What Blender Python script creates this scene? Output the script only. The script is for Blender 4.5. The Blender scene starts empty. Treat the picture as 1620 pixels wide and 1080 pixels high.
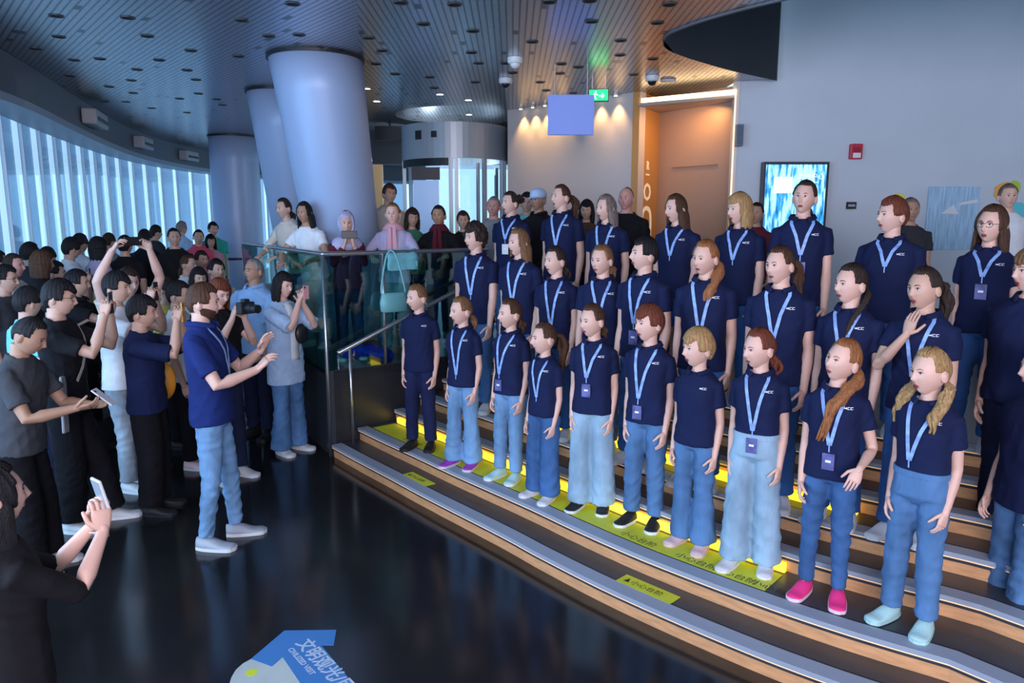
import bpy, bmesh, math, random
import numpy as np
from mathutils import Vector, Matrix
from mathutils.bvhtree import BVHTree
R = math.radians
sc = bpy.context.scene
# ---------------------------------------------------------------- camera, world, light, exposure
FPX, CAMH = 1150.0, 2.25
PITCH = math.atan(190.0/FPX)
cam_d = bpy.data.cameras.new('camera'); cam = bpy.data.objects.new('camera', cam_d)
sc.collection.objects.link(cam); sc.camera = cam
cam.location = (0, 0, CAMH); cam.rotation_euler = (math.pi/2-PITCH, 0, 0)
cam_d.sensor_width = 36.0; cam_d.lens = FPX/1620.0*36.0; cam_d.clip_end = 200; cam_d.clip_start = 0.05
world = bpy.data.worlds.new('daylight'); sc.world = world; world.use_nodes = True
wn = world.node_tree; wn.nodes.clear()
w_out = wn.nodes.new('ShaderNodeOutputWorld'); w_bg = wn.nodes.new('ShaderNodeBackground')
w_ramp = wn.nodes.new('ShaderNodeValToRGB'); w_geo = wn.nodes.new('ShaderNodeTexCoord'); w_sep = wn.nodes.new('ShaderNodeSeparateXYZ')
wn.links.new(w_geo.outputs['Generated'], w_sep.inputs[0]); wn.links.new(w_sep.outputs['Z'], w_ramp.inputs[0])
w_ramp.color_ramp.elements[0].position = 0.0; w_ramp.color_ramp.elements[0].color = (0.42, 0.68, 0.98, 1)
w_ramp.color_ramp.elements[1].position = 0.5; w_ramp.color_ramp.elements[1].color = (0.55, 0.78, 1.0, 1)
wn.links.new(w_ramp.outputs[0], w_bg.inputs[0]); wn.links.new(w_bg.outputs[0], w_out.inputs[0])
w_bg.inputs[1].default_value = 1.7
sc.view_settings.view_transform = 'Standard'; sc.view_settings.look = 'None'
sc.cycles.transparent_max_bounces = 24; sc.view_settings.exposure = 0.0; sc.view_settings.gamma = 1.0; sc.view_settings.use_curve_mapping = False
def lamp(name, kind, loc, energy, color, aim=None, size=1.0, size_y=None, spot=None, blend=.6):
    d = bpy.data.lights.new(name, kind); o = bpy.data.objects.new(name, d); sc.collection.objects.link(o)
    o.location = loc; d.energy = energy; d.color = color
    if kind == 'AREA':
        d.shape = 'RECTANGLE'; d.size = size; d.size_y = size_y or size
    if kind == 'SPOT':
        d.spot_size = R(spot); d.spot_blend = blend; d.shadow_soft_size = size
    if aim is not None:
        o.rotation_euler = (Vector(aim)-Vector(loc)).to_track_quat('-Z', 'Y').to_euler()
    return o
# daylight from the curved window front (left) and from the glazed side of the hall behind the viewer
lamp('window_daylight', 'AREA', (-5.0, 3.0, 2.2), 520, (0.60, 0.78, 1.0), (1.5, 6.0, 1.0), 5.0, 2.6)
lamp('hall_daylight', 'AREA', (0.5, -3.5, 3.0), 540, (0.95, 0.85, 0.98), (1.6, 6.0, 1.2), 6.0, 2.0)

# ---------------------------------------------------------------- picture -> place
_c, _s = math.cos(PITCH), math.sin(PITCH)
def ray(px, py):
    u = (px-810)/FPX; v = (540-py)/FPX
    return (u, _c+v*_s, -_s+v*_c)
def G(px, py, z):
    r = ray(px, py); k = (z-CAMH)/r[2]
    return Vector((r[0]*k, r[1]*k, z))
def PY(px, py, Y):
    r = ray(px, py); k = Y/r[1]
    return Vector((r[0]*k, Y, CAMH+r[2]*k))
def proj(p):
    d = p[1]*_c-(p[2]-CAMH)*_s; up = p[1]*_s+(p[2]-CAMH)*_c
    return (810+FPX*p[0]/d, 540-FPX*up/d)

# ---------------------------------------------------------------- materials
MATS = {}
def nodes(name):
    m = bpy.data.materials.new(name); m.use_nodes = True
    nt = m.node_tree; b = nt.nodes['Principled BSDF']
    return m, nt, b
def mat(name, col, rough=.6, metal=0.0, emit=None, es=0.0, var=0.0, scale=20.0, bump=0.0, bscale=80.0, stretch=(1, 1, 1), coat=0.0, spec=.5, rvar=0.0):
    if name in MATS: return MATS[name]
    m, nt, b = nodes(name)
    col = tuple(col)[:3]
    b.inputs['Base Color'].default_value = (*col, 1); b.inputs['Roughness'].default_value = rough
    b.inputs['Metallic'].default_value = metal; b.inputs['Specular IOR Level'].default_value = spec
    b.inputs['Coat Weight'].default_value = coat
    if emit: b.inputs['Emission Color'].default_value = (*emit, 1); b.inputs['Emission Strength'].default_value = es
    if var or bump or rvar:
        tc = nt.nodes.new('ShaderNodeTexCoord'); mp = nt.nodes.new('ShaderNodeMapping')
        nt.links.new(tc.outputs['Object'], mp.inputs[0]); mp.inputs['Scale'].default_value = stretch
    if var or rvar:
        n = nt.nodes.new('ShaderNodeTexNoise'); n.inputs['Scale'].default_value = scale; n.inputs['Detail'].default_value = 5
        nt.links.new(mp.outputs[0], n.inputs['Vector'])
        if var:
            r = nt.nodes.new('ShaderNodeValToRGB'); nt.links.new(n.outputs[0], r.inputs[0])
            r.color_ramp.elements[0].position = .3; r.color_ramp.elements[1].position = .7
            r.color_ramp.elements[0].color = (*[max(0, c*(1-var)) for c in col], 1)
            r.color_ramp.elements[1].color = (*[min(1, c*(1+var)) for c in col], 1)
            nt.links.new(r.outputs[0], b.inputs['Base Color'])
        if rvar:
            mr = nt.nodes.new('ShaderNodeMapRange'); nt.links.new(n.outputs[0], mr.inputs[0])
            mr.inputs['To Min'].default_value = rough-rvar; mr.inputs['To Max'].default_value = rough+rvar
            nt.links.new(mr.outputs[0], b.inputs['Roughness'])
    if bump:
        n2 = nt.nodes.new('ShaderNodeTexNoise'); n2.inputs['Scale'].default_value = bscale; n2.inputs['Detail'].default_value = 3
        nt.links.new(mp.outputs[0], n2.inputs['Vector'])
        bp = nt.nodes.new('ShaderNodeBump'); bp.inputs['Strength'].default_value = bump; bp.inputs['Distance'].default_value = .01
        nt.links.new(n2.outputs[0], bp.inputs['Height']); nt.links.new(bp.outputs[0], b.inputs['Normal'])
    MATS[name] = m
    return m
def glass(name, tint, refl=.12, rough=.02):
    if name in MATS: return MATS[name]
    m = bpy.data.materials.new(name); m.use_nodes = True; nt = m.node_tree; nt.nodes.clear()
    o = nt.nodes.new('ShaderNodeOutputMaterial'); mx = nt.nodes.new('ShaderNodeMixShader')
    t = nt.nodes.new('ShaderNodeBsdfTransparent'); t.inputs[0].default_value = (*tint, 1)
    g = nt.nodes.new('ShaderNodeBsdfGlossy'); g.inputs['Roughness'].default_value = rough; g.inputs['Color'].default_value = (.9, 1, .97, 1)
    lw = nt.nodes.new('ShaderNodeLayerWeight'); lw.inputs['Blend'].default_value = .5
    pw = nt.nodes.new('ShaderNodeMath'); pw.operation = 'POWER'; pw.inputs[1].default_value = 5; nt.links.new(lw.outputs['Facing'], pw.inputs[0])
    ma = nt.nodes.new('ShaderNodeMath'); ma.operation = 'MULTIPLY_ADD'; ma.inputs[1].default_value = .9-refl; ma.inputs[2].default_value = refl; nt.links.new(pw.outputs[0], ma.inputs[0])
    nt.links.new(ma.outputs[0], mx.inputs[0]); nt.links.new(t.outputs[0], mx.inputs[1]); nt.links.new(g.outputs[0], mx.inputs[2])
    nt.links.new(mx.outputs[0], o.inputs[0]); MATS[name] = m
    return m

# ---------------------------------------------------------------- mesh helpers
class MB:
    def __init__(s): s.v = []; s.f = []; s.m = []
    def add(s, vs, fs, mi=0):
        o = len(s.v); s.v.extend([tuple(v) for v in vs]); s.f.extend([tuple(i+o for i in f) for f in fs]); s.m.extend([mi]*len(fs)); return s
    def xf(s, M):
        s.v = [tuple(M @ Vector(v)) for v in s.v]; return s
    def join(s, o, mi=None):
        k = len(s.v); s.v.extend(o.v); s.f.extend([tuple(i+k for i in f) for f in o.f]); s.m.extend(o.m if mi is None else [mi]*len(o.f)); return s
    def box(s, c, d, rot=0, mi=0, M=None):
        hx, hy, hz = d[0]/2, d[1]/2, d[2]/2; cs, sn = math.cos(rot), math.sin(rot); vs = []
        for x, y, z in ((-1,-1,-1),(1,-1,-1),(1,1,-1),(-1,1,-1),(-1,-1,1),(1,-1,1),(1,1,1),(-1,1,1)):
            a, b = x*hx, y*hy; p = Vector((c[0]+a*cs-b*sn, c[1]+a*sn+b*cs, c[2]+z*hz)); vs.append(M @ p if M else p)
        return s.add(vs, [(3,2,1,0),(4,5,6,7),(0,1,5,4),(1,2,6,5),(2,3,7,6),(3,0,4,7)], mi)
    def prism(s, pts, z0, z1, mi=0):
        n = len(pts); a = sum(pts[i][0]*pts[(i+1) % n][1]-pts[(i+1) % n][0]*pts[i][1] for i in range(n))
        if a < 0: pts = pts[::-1]
        vs = [(p[0], p[1], z0) for p in pts]+[(p[0], p[1], z1) for p in pts]
        fs = [tuple(range(n-1, -1, -1)), tuple(range(n, 2*n))]+[(i, (i+1) % n, n+(i+1) % n, n+i) for i in range(n)]
        return s.add(vs, fs, mi)
    def wall(s, a, b, z0, z1, th, mi=0):
        a = Vector(a[:2]); b = Vector(b[:2]); d = (b-a).normalized(); n = Vector((-d.y, d.x))*th
        return s.prism([a, b, b+n, a+n], z0, z1, mi)
    def loft(s, rings, cap=True, mi=0, closed=False):
        n = len(rings[0]); vs = [p for r in rings for p in r]; fs = []; k = len(rings)
        for i in range(k-1+(1 if closed else 0)):
            j = (i+1) % k
            for q in range(n): fs.append((i*n+q, i*n+(q+1) % n, j*n+(q+1) % n, j*n+q))
        if cap and not closed: fs.append(tuple(range(n-1, -1, -1))); fs.append(tuple((k-1)*n+q for q in range(n)))
        return s.add(vs, fs, mi)
    def tube(s, pts, rad, n=12, mi=0, flat=1.0, side=None, round_end=True):
        pts = [Vector(p) for p in pts]; k = len(pts)
        rad = list(rad) if hasattr(rad, '__len__') else [rad]*k
        if round_end:
            d0 = (pts[0]-pts[1]).normalized(); d1 = (pts[-1]-pts[-2]).normalized()
            pts = [pts[0]+d0*rad[0]*.75, pts[0]+d0*rad[0]*.45]+pts+[pts[-1]+d1*rad[-1]*.45, pts[-1]+d1*rad[-1]*.75]
            rad = [rad[0]*.35, rad[0]*.82]+rad+[rad[-1]*.82, rad[-1]*.35]; k += 4
        ref = Vector(side) if side is not None else None; rings = []; prev = None
        for i in range(k):
            t = (pts[min(i+1, k-1)]-pts[max(i-1, 0)]).normalized()
            if prev is None:
                r = ref if ref is not None else (Vector((1, 0, 0)) if abs(t.x) < .8 else Vector((0, 1, 0)))
                u = (r-t*r.dot(t)).normalized()
            else: u = (prev-t*prev.dot(t)).normalized()
            prev = u; w = t.cross(u)
            rings.append([pts[i]+u*math.cos(2*math.pi*q/n)*rad[i]+w*math.sin(2*math.pi*q/n)*rad[i]*flat for q in range(n)])
        return s.loft(rings, True, mi)
    def ball(s, c, r, nu=12, nv=8, mi=0, M=None):
        r = r if hasattr(r, '__len__') else (r, r, r); vs = []; fs = []
        for j in range(1, nv):
            th = math.pi*j/nv
            for i in range(nu):
                a = 2*math.pi*i/nu; p = Vector((r[0]*math.sin(th)*math.cos(a), r[1]*math.sin(th)*math.sin(a), r[2]*math.cos(th)))
                vs.append((M @ p if M else p)+Vector(c))
        top = len(vs); p = Vector((0, 0, r[2])); vs.append((M @ p if M else p)+Vector(c)); vs.append((M @ -p if M else -p)+Vector(c))
        for j in range(nv-2):
            for i in range(nu): fs.append((j*nu+i, (j+1)*nu+i, (j+1)*nu+(i+1) % nu, j*nu+(i+1) % nu))
        for i in range(nu): fs.append((top, i, (i+1) % nu)); fs.append((top+1, (nv-2)*nu+(i+1) % nu, (nv-2)*nu+i))
        return s.add(vs, fs, mi)
    def mesh(s, name):
        me = bpy.data.meshes.new(name); me.from_pydata(s.v, [], s.f)
        me.polygons.foreach_set('material_index', s.m); me.update(); return me
    def build(s, name, ms, parent=None, smooth=False, bevel=0, kind=None):
        me = s.mesh(name); ms = ms if isinstance(ms, (list, tuple)) else [ms]
        for q in ms: me.materials.append(q)
        if smooth: me.polygons.foreach_set('use_smooth', [True]*len(me.polygons))
        o = bpy.data.objects.new(name, me); sc.collection.objects.link(o)
        if parent is not None: o.parent = parent
        if bevel:
            b = o.modifiers.new('b', 'BEVEL'); b.width = bevel; b.segments = 2; b.limit_method = 'ANGLE'
        if kind: o['kind'] = kind
        return o
def empty(name, loc=(0, 0, 0), rz=0.0):
    o = bpy.data.objects.new(name, None); sc.collection.objects.link(o); o.location = loc; o.rotation_euler = (0, 0, rz); o.empty_display_size = .1
    return o
def tag(o, label=None, cat=None, group=None, kind=None):
    if label: o['label'] = label
    if cat: o['category'] = cat
    if group: o['group'] = group
    if kind: o['kind'] = kind
    return o
def text(body, name, parent, m, size, M, depth=.001, align='LEFT', bold=0.0):
    c = bpy.data.curves.new(name, 'FONT'); c.body = body; c.size = size; c.extrude = depth; c.align_x = align; c.offset = bold; c.resolution_u = 2
    c.materials.append(m); o = bpy.data.objects.new(name, c); sc.collection.objects.link(o); o.parent = parent
    dg = bpy.context.evaluated_depsgraph_get(); me = bpy.data.meshes.new_from_object(o.evaluated_get(dg)); bpy.data.objects.remove(o)
    if not me.materials: me.materials.append(m)
    o = bpy.data.objects.new(name, me); sc.collection.objects.link(o); o.parent = parent; o.matrix_local = M; return o
def remesh(mb, vox, smooth=4):
    me = mb.mesh('t'); o = bpy.data.objects.new('t', me); sc.collection.objects.link(o)
    r = o.modifiers.new('r', 'REMESH'); r.mode = 'VOXEL'; r.voxel_size = vox
    if smooth: q = o.modifiers.new('s', 'SMOOTH'); q.iterations = smooth; q.factor = .5
    dg = bpy.context.evaluated_depsgraph_get(); e = o.evaluated_get(dg); m2 = e.to_mesh()
    n = len(m2.vertices); co = np.empty(n*3, 'f'); m2.vertices.foreach_get('co', co); co = co.reshape(-1, 3)
    no = np.empty(n*3, 'f'); m2.vertices.foreach_get('normal', no); no = no.reshape(-1, 3)
    fs = [tuple(p.vertices) for p in m2.polygons]
    e.to_mesh_clear(); bpy.data.objects.remove(o); bpy.data.meshes.remove(me)
    return co, no, fs
def catmull(pts, n=8):
    P = [Vector(p) for p in pts]; P = [2*P[0]-P[1]]+P+[2*P[-1]-P[-2]]; out = []
    for i in range(1, len(P)-2):
        for k in range(n):
            t = k/n; a, b, c, d = P[i-1:i+3]
            out.append(.5*((2*b)+(c-a)*t+(2*a-5*b+4*c-d)*t*t+(3*b-a-3*c+d)*t**3))
    out.append(P[-2]); return out

# ---------------------------------------------------------------- setting materials
M_floor = mat('polished_dark_floor', (.012, .012, .013), .16, 0, var=.25, scale=1.2, rvar=.05, spec=.5)
M_tread = mat('dark_tread', (.035, .04, .05), .35, 0, var=.2, scale=6)
M_nose = mat('grey_nosing', (.30, .36, .45), .45, .05, bump=.1, bscale=200)
M_black = mat('black_rubber', (.01, .01, .012), .6)
M_copper = mat('copper_riser', (.72, .38, .18), .42, .2, var=.15, scale=8, stretch=(1, 1, 6))
M_white_wall = mat('painted_wall', (.56, .61, .67), .7, 0, var=.03, scale=1.5)
M_warm_wall = mat('cream_wall', (.62, .58, .56), .6)
M_dark = mat('black_metal', (.012, .014, .018), .45)
M_col = mat('column_paint', (.36, .47, .68), .42, .1)
M_steel = mat('brushed_steel', (.45, .47, .5), .3, .9)
M_bulk = mat('bulkhead_grey', (.12, .14, .17), .55)
M_glass = glass('green_guard_glass', (.62, .86, .84), .13)
M_wglass = glass('clear_pane', (.95, .98, 1.0), .03)
M_frame = mat('white_mullion', (.75, .85, .92), .4)
def ceiling_mat():
    m, nt, b = nodes('slatted_metal_ceiling'); L = nt.links.new; N = nt.nodes.new
    g = N('ShaderNodeNewGeometry'); sp = N('ShaderNodeSeparateXYZ'); L(g.outputs['Position'], sp.inputs[0])
    def mth(op, a, b_=None, c=None):
        n = N('ShaderNodeMath'); n.operation = op
        for i, v in enumerate((a, b_, c)):
            if v is None: continue
            if isinstance(v, (int, float)): n.inputs[i].default_value = v
            else: L(v, n.inputs[i])
        return n.outputs[0]
    x, y = sp.outputs['X'], sp.outputs['Y']
    left = mth('LESS_THAN', mth('ADD', x, mth('MULTIPLY', y, .2)), 0)
    uL = mth('ADD', mth('MULTIPLY', x, .76), mth('MULTIPLY', y, .65)); vL = mth('SUBTRACT', mth('MULTIPLY', y, .76), mth('MULTIPLY', x, .65))
    inv = mth('SUBTRACT', 1.0, left)
    u = mth('ADD', mth('MULTIPLY', uL, left), mth('MULTIPLY', x, inv)); v = mth('ADD', mth('MULTIPLY', vL, left), mth('MULTIPLY', y, inv))
    us = mth('DIVIDE', u, .058); fu = mth('FRACT', us); iu = mth('FLOOR', us)
    slot = mth('LESS_THAN', fu, .28)
    # small slots cut into single slats
    wn_ = N('ShaderNodeTexWhiteNoise'); wn_.noise_dimensions = '2D'; cb = N('ShaderNodeCombineXYZ')
    iv = mth('FLOOR', mth('DIVIDE', v, .42)); L(mth('FLOOR', mth('DIVIDE', us, 1.0)), cb.inputs[0]); L(iv, cb.inputs[1]); L(cb.outputs[0], wn_.inputs['Vector'])
    dash = mth('MULTIPLY', mth('LESS_THAN', wn_.outputs['Value'], .045), mth('LESS_THAN', mth('FRACT', mth('DIVIDE', v, .42)), .35))
    # fine cross perforation of the slats
    perf = mth('LESS_THAN', mth('FRACT', mth('DIVIDE', v, .05)), .22)
    d = mth('MAXIMUM', mth('MAXIMUM', mth('MULTIPLY', slot, .8), dash), mth('MULTIPLY', perf, .40))
    mix = N('ShaderNodeMix'); mix.data_type = 'RGBA'; L(d, mix.inputs['Factor'])
    mix.inputs['A'].default_value = (.42, .45, .50, 1); mix.inputs['B'].default_value = (.05, .055, .07, 1)
    L(mix.outputs['Result'], b.inputs['Base Color']); b.inputs['Metallic'].default_value = .75
    b.inputs['Roughness'].default_value = .26
    bp = N('ShaderNodeBump'); bp.inputs['Distance'].default_value = .006; bp.inputs['Strength'].default_value = .35; bp.invert = True
    L(d, bp.inputs['Height']); L(bp.outputs[0], b.inputs['Normal'])
    return m
M_ceil = ceiling_mat()

# ---------------------------------------------------------------- floor, facade, ceiling
ZC = 4.0
fac = catmull([(-.5, -7.0), (-2.7, -3.0), (-4.2, 1.0), (-5.1, 5.0), (-5.7, 7.9), (-6.35, 9.9), (-7.1, 12.2), (-7.75, 14.6), (-8.1, 17.0), (-8.0, 19.6), (-7.2, 22.0), (-5.4, 24.0), (-3.0, 25.0)], 12)
_w = [Vector((p.x, p.y)) for p in fac]
_L = [0.0]
for i in range(1, len(_w)): _L.append(_L[-1]+(_w[i]-_w[i-1]).length)
def fac_at(s):
    i = max(j for j in range(len(_L)) if _L[j] <= s+1e-9); i = min(i, len(_w)-2)
    t = (s-_L[i])/(_L[i+1]-_L[i]); return _w[i].lerp(_w[i+1], t), (_w[i+1]-_w[i]).normalized()
def fac_off(d, n=70, s0=0.0, s1=None):
    s1 = s1 or _L[-1]-.001; out = []
    for i in range(n+1):
        p, t = fac_at(s0+(s1-s0)*i/n); out.append(p+Vector((t.y, -t.x))*d)   # +d towards the room
    return out
def band(a, b, z0, z1):
    return MB().prism(list(a)+list(b)[::-1], z0, z1)
rim_near = [PY(1035, 76, 7.5), (1.47, 7.2), (1.62, 6.85), (1.85, 6.5), (2.15, 6.15), (2.6, 5.72), (3.3, 5.2), (4.4, 4.6), (5.8, 4.1), (7.6, 3.8)]
rim_near = [Vector((p[0], p[1])) for p in rim_near]; rim_near[0] = Vector((1.46, 7.42))
rim_near = [Vector((p.x, p.y)) for p in catmull([(p.x, p.y, 0) for p in rim_near], 4)]
rim_far = [Vector((p.x, p.y)) for p in catmull([(1.46, 7.42, 0), (1.53, 7.7, 0), (1.72, 8.0, 0), (2.1, 8.42, 0), (2.6, 8.9, 0), (3.29, 9.46, 0)], 6)]
facade_in = fac_off(.0)
MB().prism([(8, -8)]+[(8, 26)]+[tuple(p) for p in fac_off(-.9)[::-1]], -.1, 0).build('floor', M_floor, kind='structure')
ceil_pts = [(7.6, -8)]+[tuple(p) for p in rim_near[::-1]]+[tuple(p) for p in rim_far[1:]]+[(2.84, 9.62), (2.84, 12.5), (-.07, 12.6), (-.07, 25.6)]+[tuple(p) for p in facade_in[::-1]]+[(0, -8)]
cm = MB(); n_ = len(ceil_pts)
cm.add([(p[0], p[1], ZC) for p in ceil_pts], [tuple(range(n_))]); cm.add([(p[0], p[1], ZC+.12) for p in ceil_pts], [tuple(range(n_))])
co_ = cm.build('ceiling', M_ceil, kind='structure')
bm = bmesh.new(); bm.from_mesh(co_.data); bmesh.ops.triangulate(bm, faces=bm.faces[:]); bm.to_mesh(co_.data); bm.free()
fm = MB(); r2 = [p+Vector((0.02, 0.03)) for p in rim_far]
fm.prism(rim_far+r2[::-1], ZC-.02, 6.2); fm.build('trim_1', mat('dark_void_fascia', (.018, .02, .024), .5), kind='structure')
fm = MB(); r3 = [p+Vector((.02, .03)) for p in rim_near]
fm.prism(rim_near+r3[::-1], ZC-.015, 4.5); fm.build('trim_2', M_bulk, kind='structure')
MB().box((5, 6.6, 6.25), (7.4, 8, .1)).build('ceiling_upper', mat('upper_ceiling', (.3, .3, .32), .7), kind='structure')
# window bulkhead, sill and raised walkway along the glass
bulk = band(fac_off(.42), fac_off(.0), 3.56, ZC-.002).build('trim_3', M_bulk, kind='structure')
band(fac_off(.46), fac_off(.0), 3.47, 3.556).build('trim_4', mat('bulkhead_lip', (.32, .38, .46), .45), kind='structure')
band(fac_off(.30), fac_off(.0), .30, .42).build('trim_5', mat('window_sill', (.3, .36, .42), .5), kind='structure')
def _wk(p): return 1.25+.20*max(0, p.y-6)
_sa = min(_L[i] for i in range(len(_L)) if _w[i].y > 5.2)
wk_in = []
for i in range(61):
    p_, t_ = fac_at(_sa+(_L[-1]-.01-_sa)*i/60); wk_in.append(p_+Vector((t_.y, -t_.x))*min(2.6, _wk(p_)))
band(wk_in, fac_off(.0, 60, s0=_sa), .0, .30).build('floor_walkway', mat('walkway', (.05, .055, .065), .35), kind='structure')
def fin_mat():
    m, nt, b = nodes('outer_glass_fin'); nt.nodes.remove(b); N = nt.nodes.new; L = nt.links.new
    t = N('ShaderNodeBsdfTransparent'); d = N('ShaderNodeBsdfDiffuse'); d.inputs[0].default_value = (.30, .50, .80, 1)
    lw = N('ShaderNodeLayerWeight'); lw.inputs[0].default_value = .5; rp = N('ShaderNodeValToRGB'); L(lw.outputs['Facing'], rp.inputs[0])
    rp.color_ramp.elements[0].position = .45; rp.color_ramp.elements[0].color = (.62, .70, .76, 1); rp.color_ramp.elements[1].position = .92; rp.color_ramp.elements[1].color = (.44, .53, .63, 1); L(rp.outputs[0], t.inputs[0])
    x = N('ShaderNodeMixShader'); x.inputs[0].default_value = .12; L(t.outputs[0], x.inputs[1]); L(d.outputs[0], x.inputs[2]); L(x.outputs[0], nt.nodes['Material Output'].inputs[0]); return m
M_fin = fin_mat()
M_fin2 = mat('outer_glass_fin_deep', (.20, .38, .62), .35)
bay = .80; nb = int(_L[-1]/bay)
for i in range(nb):
    a, ta = fac_at(i*bay); b, tb = fac_at(min((i+1)*bay, _L[-1]-.01))
    n = Vector((ta.y, -ta.x))
    w = MB(); w.wall(a, b, .40, 3.5, .012)
    wo = w.build('window_%d' % (i+1), M_wglass, kind='structure')
    m = MB(); m.wall(a-n*.03-ta*.010, a+n*.015-ta*.010, .40, 3.5, .020); m.build('mullion', M_frame, wo)
    # curved outer fin: a shallow vertical scoop of fritted glass standing outside each bay
    q = MB(); o1 = []; o2 = []
    for k in range(9):
        u = k/8; p = a.lerp(b, .055+.93*u)-n*(.03+.07*math.sin(u*math.pi*.6)); o1.append(p); o2.append(p-n*.015)
    q.prism(o1+o2[::-1], .35, 3.75); q.build('outer_fin', M_fin, wo, smooth=False)
# ceiling-mounted air units on the bulkhead
for i, (px, py, Y, w_) in enumerate([(87, 157, 9.3, .62), (181, 204, 12.3, .5), (262, 232, 15.4, .5), (333, 248, 18.0, .45)]):
    # place on the inner bulkhead face at the bearing of the unit
    best = min(range(0, 300), key=lambda j: abs(proj((*fac_at(_L[-1]*j/300)[0], 3.78))[0]-px) if fac_at(_L[-1]*j/300)[0].y > 5 and fac_at(_L[-1]*j/300)[0].y < 20 else 1e9)
    p, t = fac_at(_L[-1]*best/300); n = Vector((t.y, -t.x)); c = p+n*.53
    rot = math.atan2(t.y, t.x)
    e = empty('projector_unit', (c.x, c.y, 3.62), rot)
    MB().box((0, 0, .14), (w_*1.35, .2, .22)).build('housing', mat('unit_grey', (.42, .45, .47), .5), e, bevel=.02)
    MB().box((0, -.105, .12), (w_*1.1, .012, .05)).build('air_slot', M_dark, e)
    tag(e, 'pale grey box on the window bulkhead, '+['nearest and largest of the four', 'second nearest of the four', 'third of the four, smaller', 'farthest of the four, beside the round column'][i], 'wall unit', 'boxes along the window bulkhead')

# ---------------------------------------------------------------- walls round the deck
DK = .84
MB().wall((2.84, 9.62), (7.6, 9.45), 0, 6.2, .15).build('wall_right', M_white_wall, kind='structure')
MB().wall((7.6, 9.5), (7.6, -8), 0, 6.2, .15).build('wall_far_right', M_white_wall, kind='structure')
MB().wall((-.07, 12.05), (1.75, 10.35), 0, ZC, .15).build('wall_back', M_warm_wall, kind='structure')
M_orange = mat('amber_wall', (.60, .30, .08), .55)
MB().wall((1.75, 10.35), (2.14, 10.95), 0, ZC, .1).build('wall_alcove_side', M_orange, kind='structure')
MB().wall((2.14, 10.95), (2.93, 9.92), 0, ZC, .1).build('wall_alcove', mat('alcove_door_panel', (.40, .28, .21), .4), kind='structure')
MB().wall((2.84, 9.62), (2.93, 9.92), 0, ZC, -.05).build('trim_6', M_warm_wall, kind='structure')
MB().prism([(1.72, 10.32), (2.84, 9.62), (2.9, 9.9), (2.1, 10.95)], 3.80, 3.84).build('trim_7', mat('soffit', (.5, .42, .36), .5), kind='structure')
MB().wall((1.76, 10.30), (2.83, 9.61), 3.84, 3.90, .02).build('trim_8', mat('warm_led', (1, .8, .5), .5, emit=(1, .62, .28), es=5.0), kind='structure')
MB().wall((2.30, 10.72), (2.78, 10.10), 3.0, 3.012, -.012).build('trim_9', mat('door_line', (.2, .13, .09), .5), kind='structure')
MB().wall((2.826, 9.60), (2.846, 9.60), DK, 3.9, .01).build('trim_10', mat('lit_corner_edge', (1, .75, .5), .5, emit=(1, .7, .45), es=1.1), kind='structure')  # glowing strip stands in for the warm-lit edge of the alcove return
# wall behind the revolving door, with an opening
MB().wall((-.07, 12.05), (-.07, 15.5), 0, ZC, -.15).build('wall_passage', mat('passage_wall', (.28, .3, .34), .5), kind='structure')
MB().prism([(-3.3, 14.6), (-.07, 14.6), (-.07, 14.75), (-3.3, 14.75)], 3.35, ZC).build('wall_over_door', M_dark, kind='structure')
MB().prism([(-3.3, 14.6), (-2.55, 14.6), (-2.55, 14.75), (-3.3, 14.75)], 0, 3.35).build('wall_beside_door', mat('amber_strip', (.55, .32, .14), .5), kind='structure')
MB().prism([(-3.62, 14.6), (-3.3, 14.6), (-3.3, 14.75), (-3.62, 14.75)], 0, 3.35).build('wall_pier', mat('pale_pier', (.5, .55, .6), .5), kind='structure')

# ---------------------------------------------------------------- stairs
P2 = catmull([(-1.52, 6.93, 0), (-1.20, 6.53, 0), (-.86, 6.12, 0), (-.47, 5.64, 0), (.12, 4.95, 0), (.40, 4.60, 0), (.80, 4.14, 0), (1.31, 3.64, 0), (1.67, 3.34, 0), (2.03, 3.09, 0)], 6)
P2 = [Vector((p.x, p.y)) for p in P2]+[Vector((2.16, 2.93)), Vector((2.45, 2.55)), Vector((2.8, 2.08)), Vector((3.3, 1.4))]
def normals(P):
    out = []
    for i in range(len(P)):
        d = (P[min(i+2, len(P)-1)]-P[max(i-2, 0)]).normalized(); out.append(Vector((-d.y, d.x)))
    return out
N2 = normals(P2)
OFF = {1: -.28, 2: 0, 3: .41, 4: .70, 5: .99, 6: 1.28, 7: 1.57}
H1 = .12
def off(d): return [p+n*d for p, n in zip(P2, N2)]
def strip(d0, d1, z0, z1, a=0, b=None):
    A, B = off(d0), off(d1); b = b or len(A); A, B = A[a:b], B[a:b]; m = MB(); n = len(A)
    vs = [(p.x, p.y, z0) for p in A]+[(p.x, p.y, z0) for p in B]+[(p.x, p.y, z1) for p in A]+[(p.x, p.y, z1) for p in B]; fs = []
    for i in range(n-1):
        fs += [(i, i+1, n+i+1, n+i), (2*n+i, 3*n+i, 3*n+i+1, 2*n+i+1), (i, 2*n+i, 2*n+i+1, i+1), (n+i, n+i+1, 3*n+i+1, 3*n+i)]
    fs += [(0, n, 3*n, 2*n), (n-1, 3*n-1, 4*n-1, 2*n-1)]
    return m.add(vs, fs)
M_led = mat('step_led', (1, .75, .45), .5, emit=(1, .42, .12), es=.45)
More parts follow.
